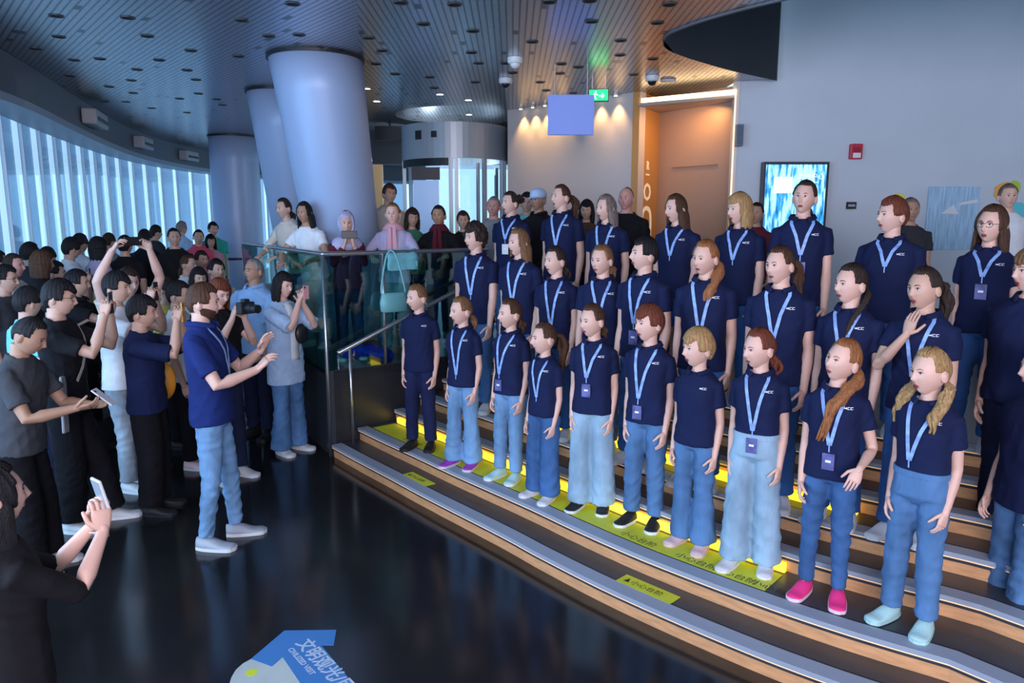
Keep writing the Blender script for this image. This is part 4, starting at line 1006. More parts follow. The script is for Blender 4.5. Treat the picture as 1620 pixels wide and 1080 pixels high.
    for sg in (-1, 1):
        st = stance[0 if sg < 0 else 1]; st = st if isinstance(st, tuple) else (0, st)
        hipp = V(sg*.047*H, 0, .478*H); foot = V(sg*(.060*H)+st[0]*s, -st[1]*s, .045*H); knee = hipp.lerp(foot, .47)+V(0, -.012*H, 0)
        ank[sg] = foot; hz = .030*H if width in ('wide', 'flare') else .050*H
        if skirt: continue
        bot = V(foot.x, foot.y, hz)
        p_.tube([hipp+V(0, 0, .03*H), hipp, hipp.lerp(knee, .45), knee, knee.lerp(bot, .45), knee.lerp(bot, .85), bot], [W_[0]*H*cw*.92, W_[0]*H*cw, (W_[0]*.6+W_[1]*.4)*H*cw, W_[1]*H, (W_[1]*.5+W_[2]*.5)*H, W_[2]*H, W_[2]*H*1.03], 18, side=(1, 0, 0), round_end=False)
    if skirt:
        p_.loft([ell(V(0, 0, zz), a, b_, 28) for zz, a, b_ in ((.50*H, .10*H, .07*H), (.35*H, .12*H, .09*H), (.18*H, .125*H, .10*H), (.08*H, .13*H, .105*H))])
    co, no, fs = remesh(p_, max(vox, .010), 5)
    amp = (.0095 if legs not in ('black', 'navy', 'darkblue') else .005)*s
    co = wrinkle(co, no, amp, rng, .62, 1.0)
    tr = mesh_obj('skirt' if skirt else 'trousers', co, fs, [lmat], root)
    if tuck:
        m = MB(); z_, a, b_, yo = tor(up); m.loft([[U @ q for q in ell(V(0, yo, z_+dz), a+.017*s, b_+.017*s, 30, None, 2.4)] for dz in (-.028*s, .006*s)]); m.build('waistband', lmat, tr, smooth=False)
    # -------- shoes
    if feet:
        sc1, sc2 = shoe
        for sg in (-1, 1):
            f = ank[sg]; ya = R(sg*10); L_ = .152*H*(1+.05*ch); us = []; so = []
            for i in range(15):
                t = i/14; yy = -L_*(t-.24); wv = (.030+.012*math.sin(min(1, t*1.25)*math.pi*.62))*H*(1 if t < .82 else math.sqrt(max(.03, 1-((t-.82)/.185)**2)))*(.75+.25*min(1, t*6))*.75
                hv = (.047-.004*t)*H if t < .28 else (.047*(1-smooth((t-.28)/.50))+.022*smooth((t-.28)/.5))*H
                hv *= 1 if t < .85 else math.sqrt(max(.15, 1-((t-.85)/.16)**2*.85))
                pr2 = []
                for q in range(11):
                    a = math.pi*q/10; pr2.append(V(wv*math.cos(a)*(1 if math.sin(a) > 0 else 1), yy, .010*H+max(0, hv-.010*H)*math.sin(a)**.75))
                us.append(pr2)
                w2 = wv+.0025*s; so.append([V(w2, yy, .013*H), V(-w2, yy, .013*H), V(-w2*.97, yy, .0), V(w2*.97, yy, .0)])
            T = Matrix.Translation((f.x, f.y, 0)) @ Matrix.Rotation(ya, 4, 'Z')
            up_ = MB().loft(us).xf(T).build('shoe', mat('shoe_'+sc1, SHC[sc1], .6, bump=.2, bscale=120), root, smooth=True)
            MB().loft(so).xf(T).build('sole', mat('shoe_'+sc2, SHC[sc2], .6, bump=.2, bscale=120), up_)
            if sc1 not in ('black', 'brown'):
                lc = MB()
                for i in range(4):
                    yy = -L_*(.30+.07*i-.24+.02); hz_ = (.046-.0062*i)*H; lc.tube([V(-.014*H, yy, hz_-.006*H), V(0, yy-.002, hz_), V(.014*H, yy, hz_-.006*H)], .0022*s, 6)
                lc.xf(T).build('laces', mat('shoe_lace', (.8, .8, .82), .7), up_, smooth=True)
    W2 = Matrix.Translation((x, y, z)) @ Matrix.Rotation(yaw, 4, 'Z')
    return dict(root=root, M=W2, U=U, HM=HM, arms=arms, s=s, H=H, zn=zn, hh=hh, on_front=on_front, ribbon=ribbon, shirt=shirt)
SHC = {'white': (.72, .75, .78), 'black': (.012, .012, .015), 'purple': (.35, .04, .45), 'mint': (.42, .68, .68), 'pinkbeige': (.66, .48, .48), 'hotpink': (.85, .04, .24), 'grey': (.38, .42, .48), 'brown': (.10, .06, .04), 'navy': (.01, .015, .05), 'softwhite': (.6, .62, .64), 'rosewhite': (.8, .62, .68)}
M_logo = mat('logo_white', (.80, .84, .90), .5)
M_lany = mat('lanyard_blue', (.24, .40, .86), .45, var=.35, scale=9, stretch=(1, 1, 3))
M_badge = mat('badge_violet', (.10, .11, .30), .35, var=.5, scale=18)
def camyaw(x, y): return -math.atan2(x, y)
def chor(d, px, ytop, k, label, rel=-18, hrel=-28, ypx=None, **kw):
    """a singer: standing on step k, seen at column px with the crown at ytop"""
    if d is None: d = OFF[k]+.10
    if ypx: g = G(px, ypx, H1*k); p = Vector((g.x, g.y-.03))
    else: p = on_row(px, d, H1*k)
    top = PY(px, ytop, p.y).z; Hh = top-H1*k
    yaw = camyaw(p.x, p.y)+R(rel)
    kw.setdefault('lanyard', True); kw.setdefault('logo', True); kw.setdefault('sing', .5); kw.setdefault('kind', 'polo')
    return person(label, p.x, p.y, H1*k+.0045, Hh*.985, yaw, hy=hrel, **kw)
GR = 'singers in navy shirts on the steps'
N_ = .0075
A_ = lambda **k: k
# ---------------------------------------------------------------- front row of singers (second step)
F = dict(vox=N_, group=GR)
chor(0, 668, 447, 2, 'boy with short fair hair in navy shirt and navy trousers, far end of front row', ypx=706, hair='light', style='crop', male=.3, legs='navy', width='straight', shoe=('black', 'black'), lanyard=False, rel=-22, hrel=-32, kind='polo', **F)
chor(0, 735, 467, 2, 'girl in light flared jeans and purple shoes, second from the far end', ypx=733, hair='light', style='tied', legs='light', width='flare', shoe=('purple', 'softwhite'), badge=False, lany_z=.56, rel=-34, hrel=-25, **F)
chor(0, 808, 471, 2, 'brown-haired singer in mid-blue jeans and mint shoes beside the girl in purple shoes', ypx=752, hair='brown', style='tied', legs='light', width='straight', shoe=('mint', 'white'), lany_z=.60, badge_x=-.05, rel=-34, hrel=-25, **F)
chor(0, 860, 509, 2, 'smallest girl of the front row, brown ponytail and dark blue jeans', ypx=783, hair='brown', style='pony', legs='blue', width='wide', shoe=('softwhite', 'white'), badge=False, lany_z=.60, rel=-38, hrel=-26, sing=.3, **F)
chor(0, 934, 478, 2, 'girl in very pale wide jeans and black shoes in the front row', ypx=800, hair='brown', style='tied', legs='pale', width='wide', shoe=('black', 'white'), lany_z=.665, badge_x=-.02, rel=-16, hrel=-30, **F)
chor(0, 1018, 481, 2, 'boy with short chestnut hair and blue jeans in the front row', ypx=824, hair='red', style='fringe', male=.3, legs='mid', width='straight', shoe=('black', 'white'), lany_z=.60, badge_x=-.03, rel=-22, hrel=-28, kind='polo', **F)
chor(0, 1092, 518, 2, 'blond boy without lanyard in the front row, flared jeans and beige shoes', ypx=857, hair='blond', style='fringe', male=.3, legs='mid', width='flare', shoe=('pinkbeige', 'pinkbeige'), lanyard=False, rel=-26, hrel=-28, kind='polo', hp=-4, **F)
chor(0, 1183, 516, 2, 'girl with tied auburn hair, shirt tucked into pale wide jeans', ypx=890, hair='red', style='tied', legs='pale', width='wide', shoe=('softwhite', 'white'), tuck=True, lany_z=.60, rel=-14, hrel=-34, sing=.2, **F)
chor(0, 1297, 532, 2, 'girl in bright pink shoes with long ginger ponytail over her shoulder', ypx=937, hair='ginger', style='sidepony', hairL=1.75, legs='blue', width='skinny', shoe=('hotpink', 'rosewhite'), lany_z=.62, rel=-10, hrel=-30, hr=7, hp=-8, kind='polo', armL=dict(w=(.19, -.20, -.46), d=(-.25, -.5, -.8), curl=.3, n=(-.3, .9, -.2)), **F)
chor(0, 1432, 547, 2, 'blonde girl with pigtails and mint shoes, shirt tucked into jeans', ypx=980, hair='blond', style='pigtails', legs='mid', width='straight', shoe=('mint', 'mint'), tuck=True, badge=False, lany_z=.62, badge_x=-.03, rel=-22, hrel=-22, sing=.8, **F)
# right edge of the front
g = G(1588, 1005, .12)
person('singer in navy shirt and jeans cut off by the right picture edge', g.x+.06, g.y+.03, H1+.004, 1.52, camyaw(g.x, g.y)+R(-45), hy=-10, hair='dark', style='short', legs='mid', width='flare', shoe=('black', 'black'), vox=N_, group=GR, stance=(0, .05), male=.2, hem=-.10, build=1.1)
chor(0, 1583, 390, 4, 'big boy with fair fringe and navy trousers standing behind the pigtailed girl', ypx=842, hair='light', style='fringe', male=.5, legs='darkblue', width='straight', shoe=('black', 'white'), lanyard=False, rel=-26, hrel=-24, build=1.2, vox=N_, group=GR, sing=.9)
# ---------------------------------------------------------------- middle row (fourth step)
Mr = dict(vox=N_, group=GR)
chor(None, 755, 353, 4, 'singer with dark curly hair at the far end of the middle row', hair='dark', style='curly', male=.3, rel=-24, legs='blue', badge=False, lany_z=.64, armL=dict(fwd=.10), **Mr)
chor(None, 822, 359, 4, 'girl with long light brown hair in the middle row beside the curly-haired singer', hair='light', style='long', rel=-30, hrel=-22, legs='blue', badge=False, lany_z=.64, **Mr)
chor(None, 878, 388, 4, 'singer with tied dark brown hair, third from the far end of the middle row', hair='dark', style='tied', rel=-22, legs='deep', lany_z=.60, sing=.2, **Mr)
chor(None, 948, 384, 4, 'freckled girl with tied fair brown hair in the middle row', hair='light', style='tied', rel=-12, hrel=-24, legs='blue', lany_z=.66, badge=False, **Mr)
chor(None, 1010, 373, 4, 'boy with short black hair and raised chin in the middle row', hair='black', style='short', male=.4, rel=-30, hrel=-34, hp=-8, legs='deep', lany_z=.64, sing=.8, **Mr)
chor(None, 1103, 376, 4, 'girl with long ginger ponytail lying over her shoulder in the middle row', hair='ginger', style='sidepony', rel=-12, hrel=-24, legs='deep', lany_z=.63, badge=False, **Mr)
chor(None, 1215, 386, 4, 'girl with brown hair tied back, middle row, above the auburn-haired girl', hair='brown', style='pony', rel=-12, hrel=-26, legs='deep', lany_z=.66, badge=False, build=1.08, **Mr)
chor(None, 1320, 414, 4, 'girl with dark braid over her shoulder, behind the girl in pink shoes', hair='dark', style='sidebraid', rel=-16, hrel=-30, legs='deep', lany_z=.66, badge=False, **Mr)
chor(None, 1430, 419, 4, 'girl with dark ponytail and one hand raised to her chest', hair='dark', style='pony', rel=-16, hrel=-22, legs='deep', lany_z=.62, skin='light', sing=.9,
     armR=dict(w=(-.05, -.135, -.13), d=(.25, -.05, 1), n=(.3, .9, 0), t=(.8, -.2, 0), curl=.25, pole=(-.7, -.1, -1)), **Mr)
# ---------------------------------------------------------------- back row (top step)
Br = dict(vox=N_, group=GR)
chor(None, 808, 301, 7, 'dark-haired girl with a bun and white badge, far end of the back row', hair='dark', style='bun', rel=-26, hrel=-22, badge='white', lany_z=.72, legs='blue', **Br)
chor(None, 886, 290, 7, 'tall girl with long light brown ponytail in the back row', hair='brown', style='pony', hairL=.34, rel=-24, hrel=-30, hp=-6, badge=False, lany_z=.68, legs='deep', **Br)
chor(None, 955, 306, 7, 'girl with long ash blond hair in the back row, in front of the bald man', hair='dusk', style='long', rel=-20, badge=False, legs='deep', **Br)
chor(None, 1062, 305, 7, 'girl with long straight dark brown hair in the back row', hair='brown', style='long', hairL=.34, rel=-24, hrel=-26, badge=False, lany_z=.70, legs='deep', **Br)
chor(None, 1157, 304, 7, 'singer with short straight blond hair in the back row before the amber door', hair='blond', style='bob', rel=-20, hrel=-28, badge=False, lany_z=.70, legs='deep', **Br)
chor(None, 1250, 283, 7, 'tallest singer with hair combed back, standing before the wall screen', hair='dark', style='tied', rel=0, hrel=-14, lany_z=.70, legs='deep', hp=-4, hr=4, sing=.4, **Br)
chor(None, 1385, 309, 7, 'boy with short reddish brown hair in the back row beside the screen', hair='red', style='short', male=.6, rel=-12, hrel=-38, badge=False, lany_z=.72, legs='deep', build=1.08, **Br)
chor(None, 1533, 322, 7, 'girl with glasses and long brown hair in the back row before the poster', hair='brown', style='long', hairL=.30, rel=-10, hrel=-14, glasses=True, lany_z=.72, legs='deep', hp=-4, sing=.9, **Br)

# ---------------------------------------------------------------- helpers for held things
def box_phone(P, label, col='black', rot=None, size=(.075, .009, .155), tilt=0, at=None, rz=0):
    """a phone held in front of a face; position is given in the holder's upper body frame"""
    s = P['s']; loc = V(at[0]*s, at[1]*s, P['zn']+at[2]*s); M = P['M'] @ P['U'] @ Matrix.Translation(loc) @ Matrix.Rotation(R(rz), 4, 'Z') @ Matrix.Rotation(R(tilt), 4, 'X')
    if rot: M = M @ Matrix.Rotation(R(rot), 4, 'Y')
    e = empty('phone'); e.matrix_world = M
    MB().box((0, 0, 0), size).build('case', mat('phone_'+col, {'black': (.015, .015, .018), 'white': (.7, .7, .72), 'orange': (.75, .38, .05), 'pink': (.7, .35, .38)}[col], .35), e, bevel=.004)
    MB().box((0, size[1]/2+.0006, 0), (size[0]-.008, .001, size[2]-.01)).build('screen', M_pscr, e)
    m = MB(); m.tube([V(-size[0]*.25, -size[1]/2-.0015, size[2]*.36), V(-size[0]*.25, -size[1]/2+.001, size[2]*.36)], .010, 10, round_end=False); m.build('camera_lens', M_dark, e)
    tag(e, label, 'phone'); return e
M_pscr = mat('phone_screen', (.1, .14, .2), .2, emit=(.35, .5, .7), es=.6)
UP = dict(d=(.25, -.12, 1), n=(.95, -.1, -.2), t=(0, .7, .5), curl=.75)
def up_arms(h=.10, y=-.30, x=.06, one=None):
    r = dict(w=(-x, y, h-.10), d=(.3, -.1, 1), n=(.9, -.3, -.1), t=(.2, .9, .4), curl=.7, pole=(-.5, .1, -1))
    l = dict(w=(x, y, h-.10), d=(-.3, -.1, 1), n=(-.9, -.3, -.1), t=(-.2, .9, .4), curl=.7, pole=(.5, .1, -1))
    return (r if one in (None, 'R') else None), (l if one in (None, 'L') else None)
# ---------------------------------------------------------------- the conductor
g = G(345, 862, 0)
P = person('man conducting the singers, royal blue shirt, light blue jeans and pale grey sneakers', g.x, g.y+.06, 0, 1.83, camyaw(g.x, g.y)+R(72), hy=8, hp=4, hair='brown', style='short', male=1, beard=True, top='royal', kind='polo', lanyard=True, badge=False, lany_z=.66, legs='light', width='skinny', shoe=('grey', 'white'), skin='fair', vox=N_, lean=-2,
           stance=(-.06, .07), sleeve=.72,
           armR=dict(w=(-.10, -.33, -.30), d=(.15, -.7, .7), n=(.5, -.6, -.6), t=(.6, .2, .6), curl=.45, pole=(-.6, .1, -1)),
           armL=dict(w=(.14, -.30, -.22), d=(-.1, -.5, .9), n=(-.5, -.6, -.6), t=(-.6, .2, .6), curl=.35, pole=(.6, .1, -1)))
# ---------------------------------------------------------------- visitors in the near crowd
def vis(px, ytop, Y, zg, label, rel=90, H=None, dx=0, dy=0, **kw):
    X = PY(px, 500, Y).x; top = PY(px, ytop, Y).z; h = H or (top-zg)
    kw.setdefault('vox', .010); kw.setdefault('male', 1); kw.setdefault('skin', 'light'); kw.setdefault('hair', 'black')
    if 'legs' not in kw: kw['legs'] = 'black'
    return person(label, X+dx, Y+dy, zg, h, camyaw(X, Y)+R(rel), cat=kw.pop('cat', 'person'), **kw)
a, b = up_arms(.16, -.27, .05)
P = vis(222, 470, 5.45, 0, 'stocky man in dark navy shirt photographing with a yellow-cased phone, behind the conductor', rel=72, top='navy', kind='tee', sleeve=.9, width='loose', shoe=('black', 'black'), hair='black', style='fringe', armR=a, armL=b, build=1.08, hy=5, hp=2, vox=N_)
box_phone(P, 'yellow-cased phone held up by the stocky man in dark navy', 'orange', at=(0, -.31, .13), size=(.08, .012, .15))
a, b = up_arms(.10, -.30, .06)
P = vis(92, 445, 5.15, 0, 'man in black shirt and glasses with a beige strap across his shoulder, phone raised', rel=68, top='black', kind='tee', sleeve=.75, width='loose', shoe=('softwhite', 'white'), style='fringe', glasses=True, armR=a, armL=b, hy=2, hp=4, vox=N_, stance=(.0, .18))
box_phone(P, 'dark phone raised by the man with the beige bag strap', 'black', at=(0, -.33, .09))
s_ = P['s']; m = P['ribbon']([(.085*P['H'], P['zn']-.04*s_), (.03*P['H'], P['zn']-.20*s_), (-.05*P['H'], P['zn']-.42*s_)], .035, .006); m.xf(Matrix.Identity(4)); m.build('bag_strap', cloth('cream', CL['cream']), P['root'])
e = MB().box((0, 0, 0), (.085, .02, .40)).xf(P['M'] @ Matrix.Translation((-.195, -.06, .98)) @ Matrix.Rotation(R(6), 4, 'Y')).build('folded_towel', cloth('grey_cloth', (.34, .33, .36)), bevel=.008); tag(e, 'long grey folded cloth hanging from the arm of the man in black', 'towel')
a, b = up_arms(-.12, -.26, .10)
P = vis(10, 497, 4.45, 0, 'man with cropped black hair at the left picture edge looking down at his phone', rel=62, top='darkgrey', kind='tee', sleeve=.7, width='loose', shoe=('softwhite', 'white'), style='crop', skin='tan', hp=22, lean=6,
        armR=dict(w=(-.10, -.36, -.30), d=(.2, -1, .2), n=(.5, 0, .8), t=(.2, .2, .9), curl=.6, pole=(-.6, .2, -1)), armL=dict(w=(.08, -.38, -.32), d=(-.1, -1, .15), n=(-.4, 0, .9), t=(-.6, -.2, .3), curl=.6, pole=(.6, .2, -1)), vox=N_)
box_phone(P, 'phone held low by the man at the left picture edge', 'white', at=(0, -.49, -.24), tilt=-55)
# near woman with the raised phone
P = person('woman in black in the bottom left corner raising a phone with both hands', -1.71, 2.28, 0, 1.46, camyaw(-1.71, 2.28)+R(105), hy=0, hp=-6, hair='black', style='long', skin='fair', top='black', kind='tee', sleeve=1.05, legs='black', width='loose', shoe=('black', 'black'), vox=.006, hem=-.1, feet=True, child=0,
           armR=dict(w=(-.045, -.36, -.11), d=(.12, -.06, 1), n=(.95, -.1, .1), t=(.1, .9, .3), curl=.75, pole=(-.3, .1, -1)),
           armL=dict(w=(.055, -.37, -.10), d=(-.12, -.10, 1), n=(-.95, -.1, .1), t=(-.1, .9, .3), curl=.8, pole=(.3, .1, -1)))
box_phone(P, 'pale phone held up by the woman in the bottom left corner', 'white', at=(0, -.385, .02), tilt=-12, size=(.075, .011, .155))
m = MB(); w = P['arms'][1][2]; mid = P['U'] @ w; m.tube([mid+V(.027*math.cos(t), .027*math.sin(t), -.03) for t in [2*math.pi*i/20 for i in range(21)]], .003, 6, round_end=False); m.build('bracelet', M_dome, P['root'], smooth=True)
a, b = up_arms(.12, -.28, .05)
P = vis(186, 432, 5.95, 0, 'young man in pale shirt and grey trousers behind the man in dark navy', rel=60, top='white', kind='tee', legs='grey', width='straight', shoe=('softwhite', 'white'), style='fringe', armR=a, armL=b, sleeve=.7)
box_phone(P, 'phone held up by the young man in the pale shirt', 'black', at=(0, -.31, .10))
a = dict(w=(-.16, -.10, .38), d=(.5, -.3, .9), n=(.8, -.4, 0), t=(0, .8, .5), curl=.7, pole=(-1, 0, .1)); b = dict(w=(.16, -.10, .38), d=(-.5, -.3, .9), n=(-.8, -.4, 0), t=(0, .8, .5), curl=.7, pole=(1, 0, .1))
P = vis(205, 425, 6.4, 0, 'person holding a phone high overhead with both arms, behind the pale-shirted man', rel=30, top='cream', kind='tee', legs='darkblue', shoe=('black', 'black'), style='short', hair='dark', armR=a, armL=b, skin='fair', sleeve=.45)
box_phone(P, 'phone held high overhead by the person with both arms up', 'black', at=(0, -.14, .46), rot=90)
P = vis(44, 456, 5.75, 0, 'person in turquoise T-shirt seen from behind, back of the black-shirted man', rel=120, top='teal', kind='tee', legs='darkblue', style='short', shoe=('white', 'white'))
a, b = up_arms(.02, -.26, .06)
P = vis(345, 441, 6.2, 0, 'woman with auburn hair holding a black camera beside the conductor', rel=35, male=0, top='black', kind='jacket', legs='darkblue', hair='red', style='bob', armR=a, armL=b, shoe=('softwhite', 'white'), hp=10, skin='fair')
s_ = P['s']; e = empty('camera'); e.matrix_world = P['M'] @ Matrix.Translation((0, -.36*s_, P['zn']+.02*s_))
MB().box((0, 0, 0), (.14, .07, .10)).build('camera_body', M_dark, e, bevel=.01); MB().box((0, 0, .06), (.06, .05, .03)).build('viewfinder', M_dark, e, bevel=.008)
m = MB(); m.loft([ell(V(0, y_, 0), r_, r_, 20, (V(1, 0, 0), V(0, 0, 1))) for y_, r_ in ((-.03, .040), (-.10, .040), (-.10, .036), (-.16, .036), (-.16, .028), (-.15, .026))]); m.build('lens', M_dark, e, smooth=False)
tag(e, 'black camera with lens held by the auburn-haired woman', 'camera')
bp2 = MB(); bp2.loft([[P['M'] @ V(x_, y_, P['zn']+zz) for x_, y_ in ((-w_, .10), (w_, .10), (w_*.9, .10+d_), (-w_*.9, .10+d_))] for zz, w_, d_ in ((-.02, .10, .06), (-.06, .14, .12), (-.30, .15, .15), (-.44, .14, .13), (-.46, .12, .08))]); e = bp2.build('backpack', cloth('black', CL['black']), bevel=.02); tag(e, 'black backpack worn by the woman with the camera', 'backpack')
P = vis(405, 400, 7.5, 0, 'man with glasses in light blue shirt stretching out one arm before the round column', rel=-38, H=1.86, top='skyblue', kind='shirt', legs='darkblue', hair='grey', style='crop', glasses=True, skin='tan', hp=-10, hy=-10, shoe=('black', 'black'),
        armR=dict(w=(-.52, -.12, -.10), d=(-1, -.2, .1), n=(0, -.6, -.8), t=(0, -1, 0), curl=.3, pole=(0, .3, -1)), armL=dict(fwd=.16), sleeve=.85)
a, b = up_arms(.10, -.25, .03)
b = dict(w=(.02, -.24, -.02), d=(-.2, -.1, 1), n=(-.8, -.5, 0), t=(-.2, .9, .3), curl=.8, pole=(.6, 0, -1))
P = vis(448, 433, 6.95, 0, 'woman with black bob, pale blue open shirt over white top and wide jeans', rel=42, male=0, top='paleblue', kind='shirt', open_front='white', legs='mid', width='flare', style='bob', armR=a, armL=b, skin='fair', shoe=('softwhite', 'white'), hem=-.25, sleeve=.95, collar=False)
e = box_phone(P, 'small phone held in front of her face by the woman with the black bob', 'pink', at=(0, -.31, .08), size=(.07, .009, .13))
e = MB().ball((0, 0, 0), (.08, .04, .10), 16, 10).xf(P['M'] @ Matrix.Translation((.08, -.15, 1.18))).build('shoulder_bag', M_dark, smooth=True); tag(e, 'small black bag on the chest of the woman with the black bob', 'bag')
e = MB().ball((0, 0, 0), (.10, .06, .16), 18, 12).xf(Matrix.Translation((-2.82, 5.75, .98))).build('shoulder_bag', mat('orange_bag', (.80, .32, .02), .5), smooth=True); tag(e, 'bright orange bag between the stocky man in navy and the conductor', 'bag')
# ---------------------------------------------------------------- crowd farther back (left)
FAR = dict(vox=.013)
W3 = .30
crowd = [
 (2, 397, 7.3, W3, 'person with black hair at the left picture edge by the windows', dict(rel=100, top='white')),
 (30, 402, 7.2, W3, 'man with flushed face and pale shirt near the left windows', dict(rel=55, top='cream', skin='pink', style='crop', hair='dark')),
 (58, 385, 8.1, W3, 'dark-haired person by the windows behind the man with flushed face', dict(rel=130, top='charcoal', style='short')),
 (72, 398, 7.1, W3, 'person with brown wavy hair among the crowd by the windows', dict(rel=110, top='black', hair='brown', style='bob', male=0)),
 (84, 392, 8.8, W3, 'dark-haired visitor right behind the brown-haired one by the windows', dict(rel=140, top='darkgrey')),
 (108, 377, 8.6, W3, 'young man in white T-shirt leaning towards the windows', dict(rel=115, top='white', style='fringe', lean=8)),
 (136, 371, 9.4, W3, 'black-haired man in white shirt facing the windows', dict(rel=135, top='white')),
 (164, 377, 8.8, W3, 'dark-haired woman in lavender top by the windows', dict(rel=120, top='lavender', style='bob', male=0)),
 (182, 369, 10.0, W3, 'tall man with cropped hair seen from behind by the windows', dict(rel=150, top='grey', style='crop', hair='dark')),
 (160, 398, 8.5, W3-.3, 'visitor in pale yellow shirt in the middle of the left crowd', dict(rel=100, top='yellow', style='none' if False else 'short', H=1.62)),
 (207, 374, 9.3, W3, 'person in dark jacket between the window visitors', dict(rel=160, top='black')),
 (240, 364, 10.6, W3, 'man in long black shirt seen from behind near the windows', dict(rel=165, top='black', kind='jacket')),
 (256, 357, 13.0, W3, 'far dark-haired visitor behind the man in the long black shirt', dict(rel=120, top='charcoal')),
 (285, 362, 9.8, W3, 'woman in black and white jacket and blue trousers with white stripe', dict(rel=10, top='black', kind='jacket', legs='navy', male=0, style='tied')),
 (297, 351, 14.0, W3, 'far visitor in pale blue shirt beside the windows', dict(rel=130, top='paleblue', hair='grey')),
 (322, 364, 12.0, W3, 'woman in bright pink shirt in front of the far windows', dict(rel=5, top='pink', male=0, style='tied', kind='shirt')),
 (341, 372, 13.0, W3, 'girl in pale pink top next to the woman in bright pink', dict(rel=10, top='rose', male=0, style='bob')),
 (346, 352, 13.6, W3, 'tall far visitor in jade green shirt beside the round column', dict(rel=20, top='jade')),
 (124, 428, 6.9, 0, 'man in black shirt raising a phone, in front of the window crowd', dict(rel=75, top='black', kind='shirt', arms='up', glasses=False)),
 (12, 421, 6.6, 0, 'man with glasses and dark jacket at the left edge of the crowd', dict(rel=60, top='charcoal', kind='jacket', glasses=True)),
 (92, 415, 7.7, 0, 'dark-haired visitor in black jacket in the thick of the left crowd', dict(rel=80, top='black', kind='jacket', arms='up')),
 (84, 430, 6.2, 0, 'person in black turned away, between the man with glasses and the turquoise shirt', dict(rel=150, top='black', kind='jacket', H=1.66)),
 (302, 404, 9.3, 0, 'girl in white T-shirt in the group beyond the conductor', dict(rel=60, top='white', male=0, style='tied', hair='brown')),
 (324, 398, 10.3, 0, 'visitor in coral shirt in the group beyond the conductor', dict(rel=30, top='rose', style='short', hair='dark')),
 (346, 411, 8.6, 0, 'dark-haired man in pale T-shirt just left of the man with glasses', dict(rel=30, top='cream', style='short')),
 (318, 425, 8.0, 0, 'child in white and green shirt in the group beyond the conductor', dict(rel=20, top='white', male=0, style='bob')),
 (283, 446, 6.5, 0, 'visitor in white T-shirt half hidden behind the conductor', dict(rel=70, top='white', style='short', shoe=('rosewhite', 'white'))),
 (262, 440, 7.1, 0, 'person in mustard top half hidden behind the stocky man', dict(rel=80, top='yellow', style='short', hair='dark')),
]
for px, yt, Y, zg, lb, kw in crowd:
    kw = dict(kw); ar = kw.pop('arms', None); P_ = dict(FAR)
    if ar:
        a, b = up_arms(.12, -.28, .05); kw['armR'] = a; kw['armL'] = b
    P_.update(kw); P_.setdefault('shoe', ('black', 'black')); P = vis(px, yt, Y, zg, lb, **P_)
    if ar: box_phone(P, 'phone raised by the '+('man in black shirt before' if px > 110 else 'visitor in black jacket amid')+' the window crowd', 'black', at=(0, -.31, .10))
# ---------------------------------------------------------------- visitors on the deck
RL = dict(w=(-.16, -.36, -.34), d=(.3, -1, -.1), n=(0, 0, -1), t=(.8, 0, 0), curl=.3, pole=(-1, .3, -.6)); LL = dict(w=(.16, -.36, -.34), d=(-.3, -1, -.1), n=(0, 0, -1), t=(-.8, 0, 0), curl=.3, pole=(1, .3, -.6))
DKV = dict(vox=.010)
vis(432, 312, 8.75, DK, 'woman in pale top leaning over the glass balustrade, the one nearer the windows', rel=-52, male=0, top='cream', legs='mid', hair='dark', style='tied', armR=RL, armL=LL, lean=14, dx=.30, dy=.12, sleeve=1.5, kind='long', **DKV)
vis(466, 318, 8.1, DK, 'smiling woman with long black curly hair leaning over the glass balustrade', rel=-35, male=0, top='white', legs='grey', hair='black', style='long', hairL=.28, armR=RL, armL=LL, lean=14, dx=.22, dy=.14, skin='tan', **DKV)
a, b = up_arms(.0, -.28, .05)
P = vis(553, 336, 7.5, DK, 'woman in lavender headscarf holding a phone behind the glass corner', rel=5, male=0, top='maroon', style='hijab', scarf='lavender', legs='darkblue', armR=a, armL=b, kind='long', sleeve=1.85, **DKV)
box_phone(P, 'dark phone held by the woman in the lavender headscarf', 'black', at=(0, -.33, .02), rot=90)
P = vis(626, 322, 7.75, DK, 'woman with pink scarf resting her arms on the balustrade', rel=-10, male=0, top='lavender', hair='light', style='tied', scarf='rose', legs='turq' if 'turq' in DN else 'grey', armR=RL, armL=LL, kind='long', sleeve=1.8, skin='fair', **DKV)
P = vis(697, 326, 8.3, DK, 'woman in dark jacket leaning on the balustrade near the top of the steps', rel=-14, male=0, top='black', hair='black', style='tied', scarf='maroon', skin='tan', kind='long', sleeve=1.85, armR=RL, armL=LL, **DKV)
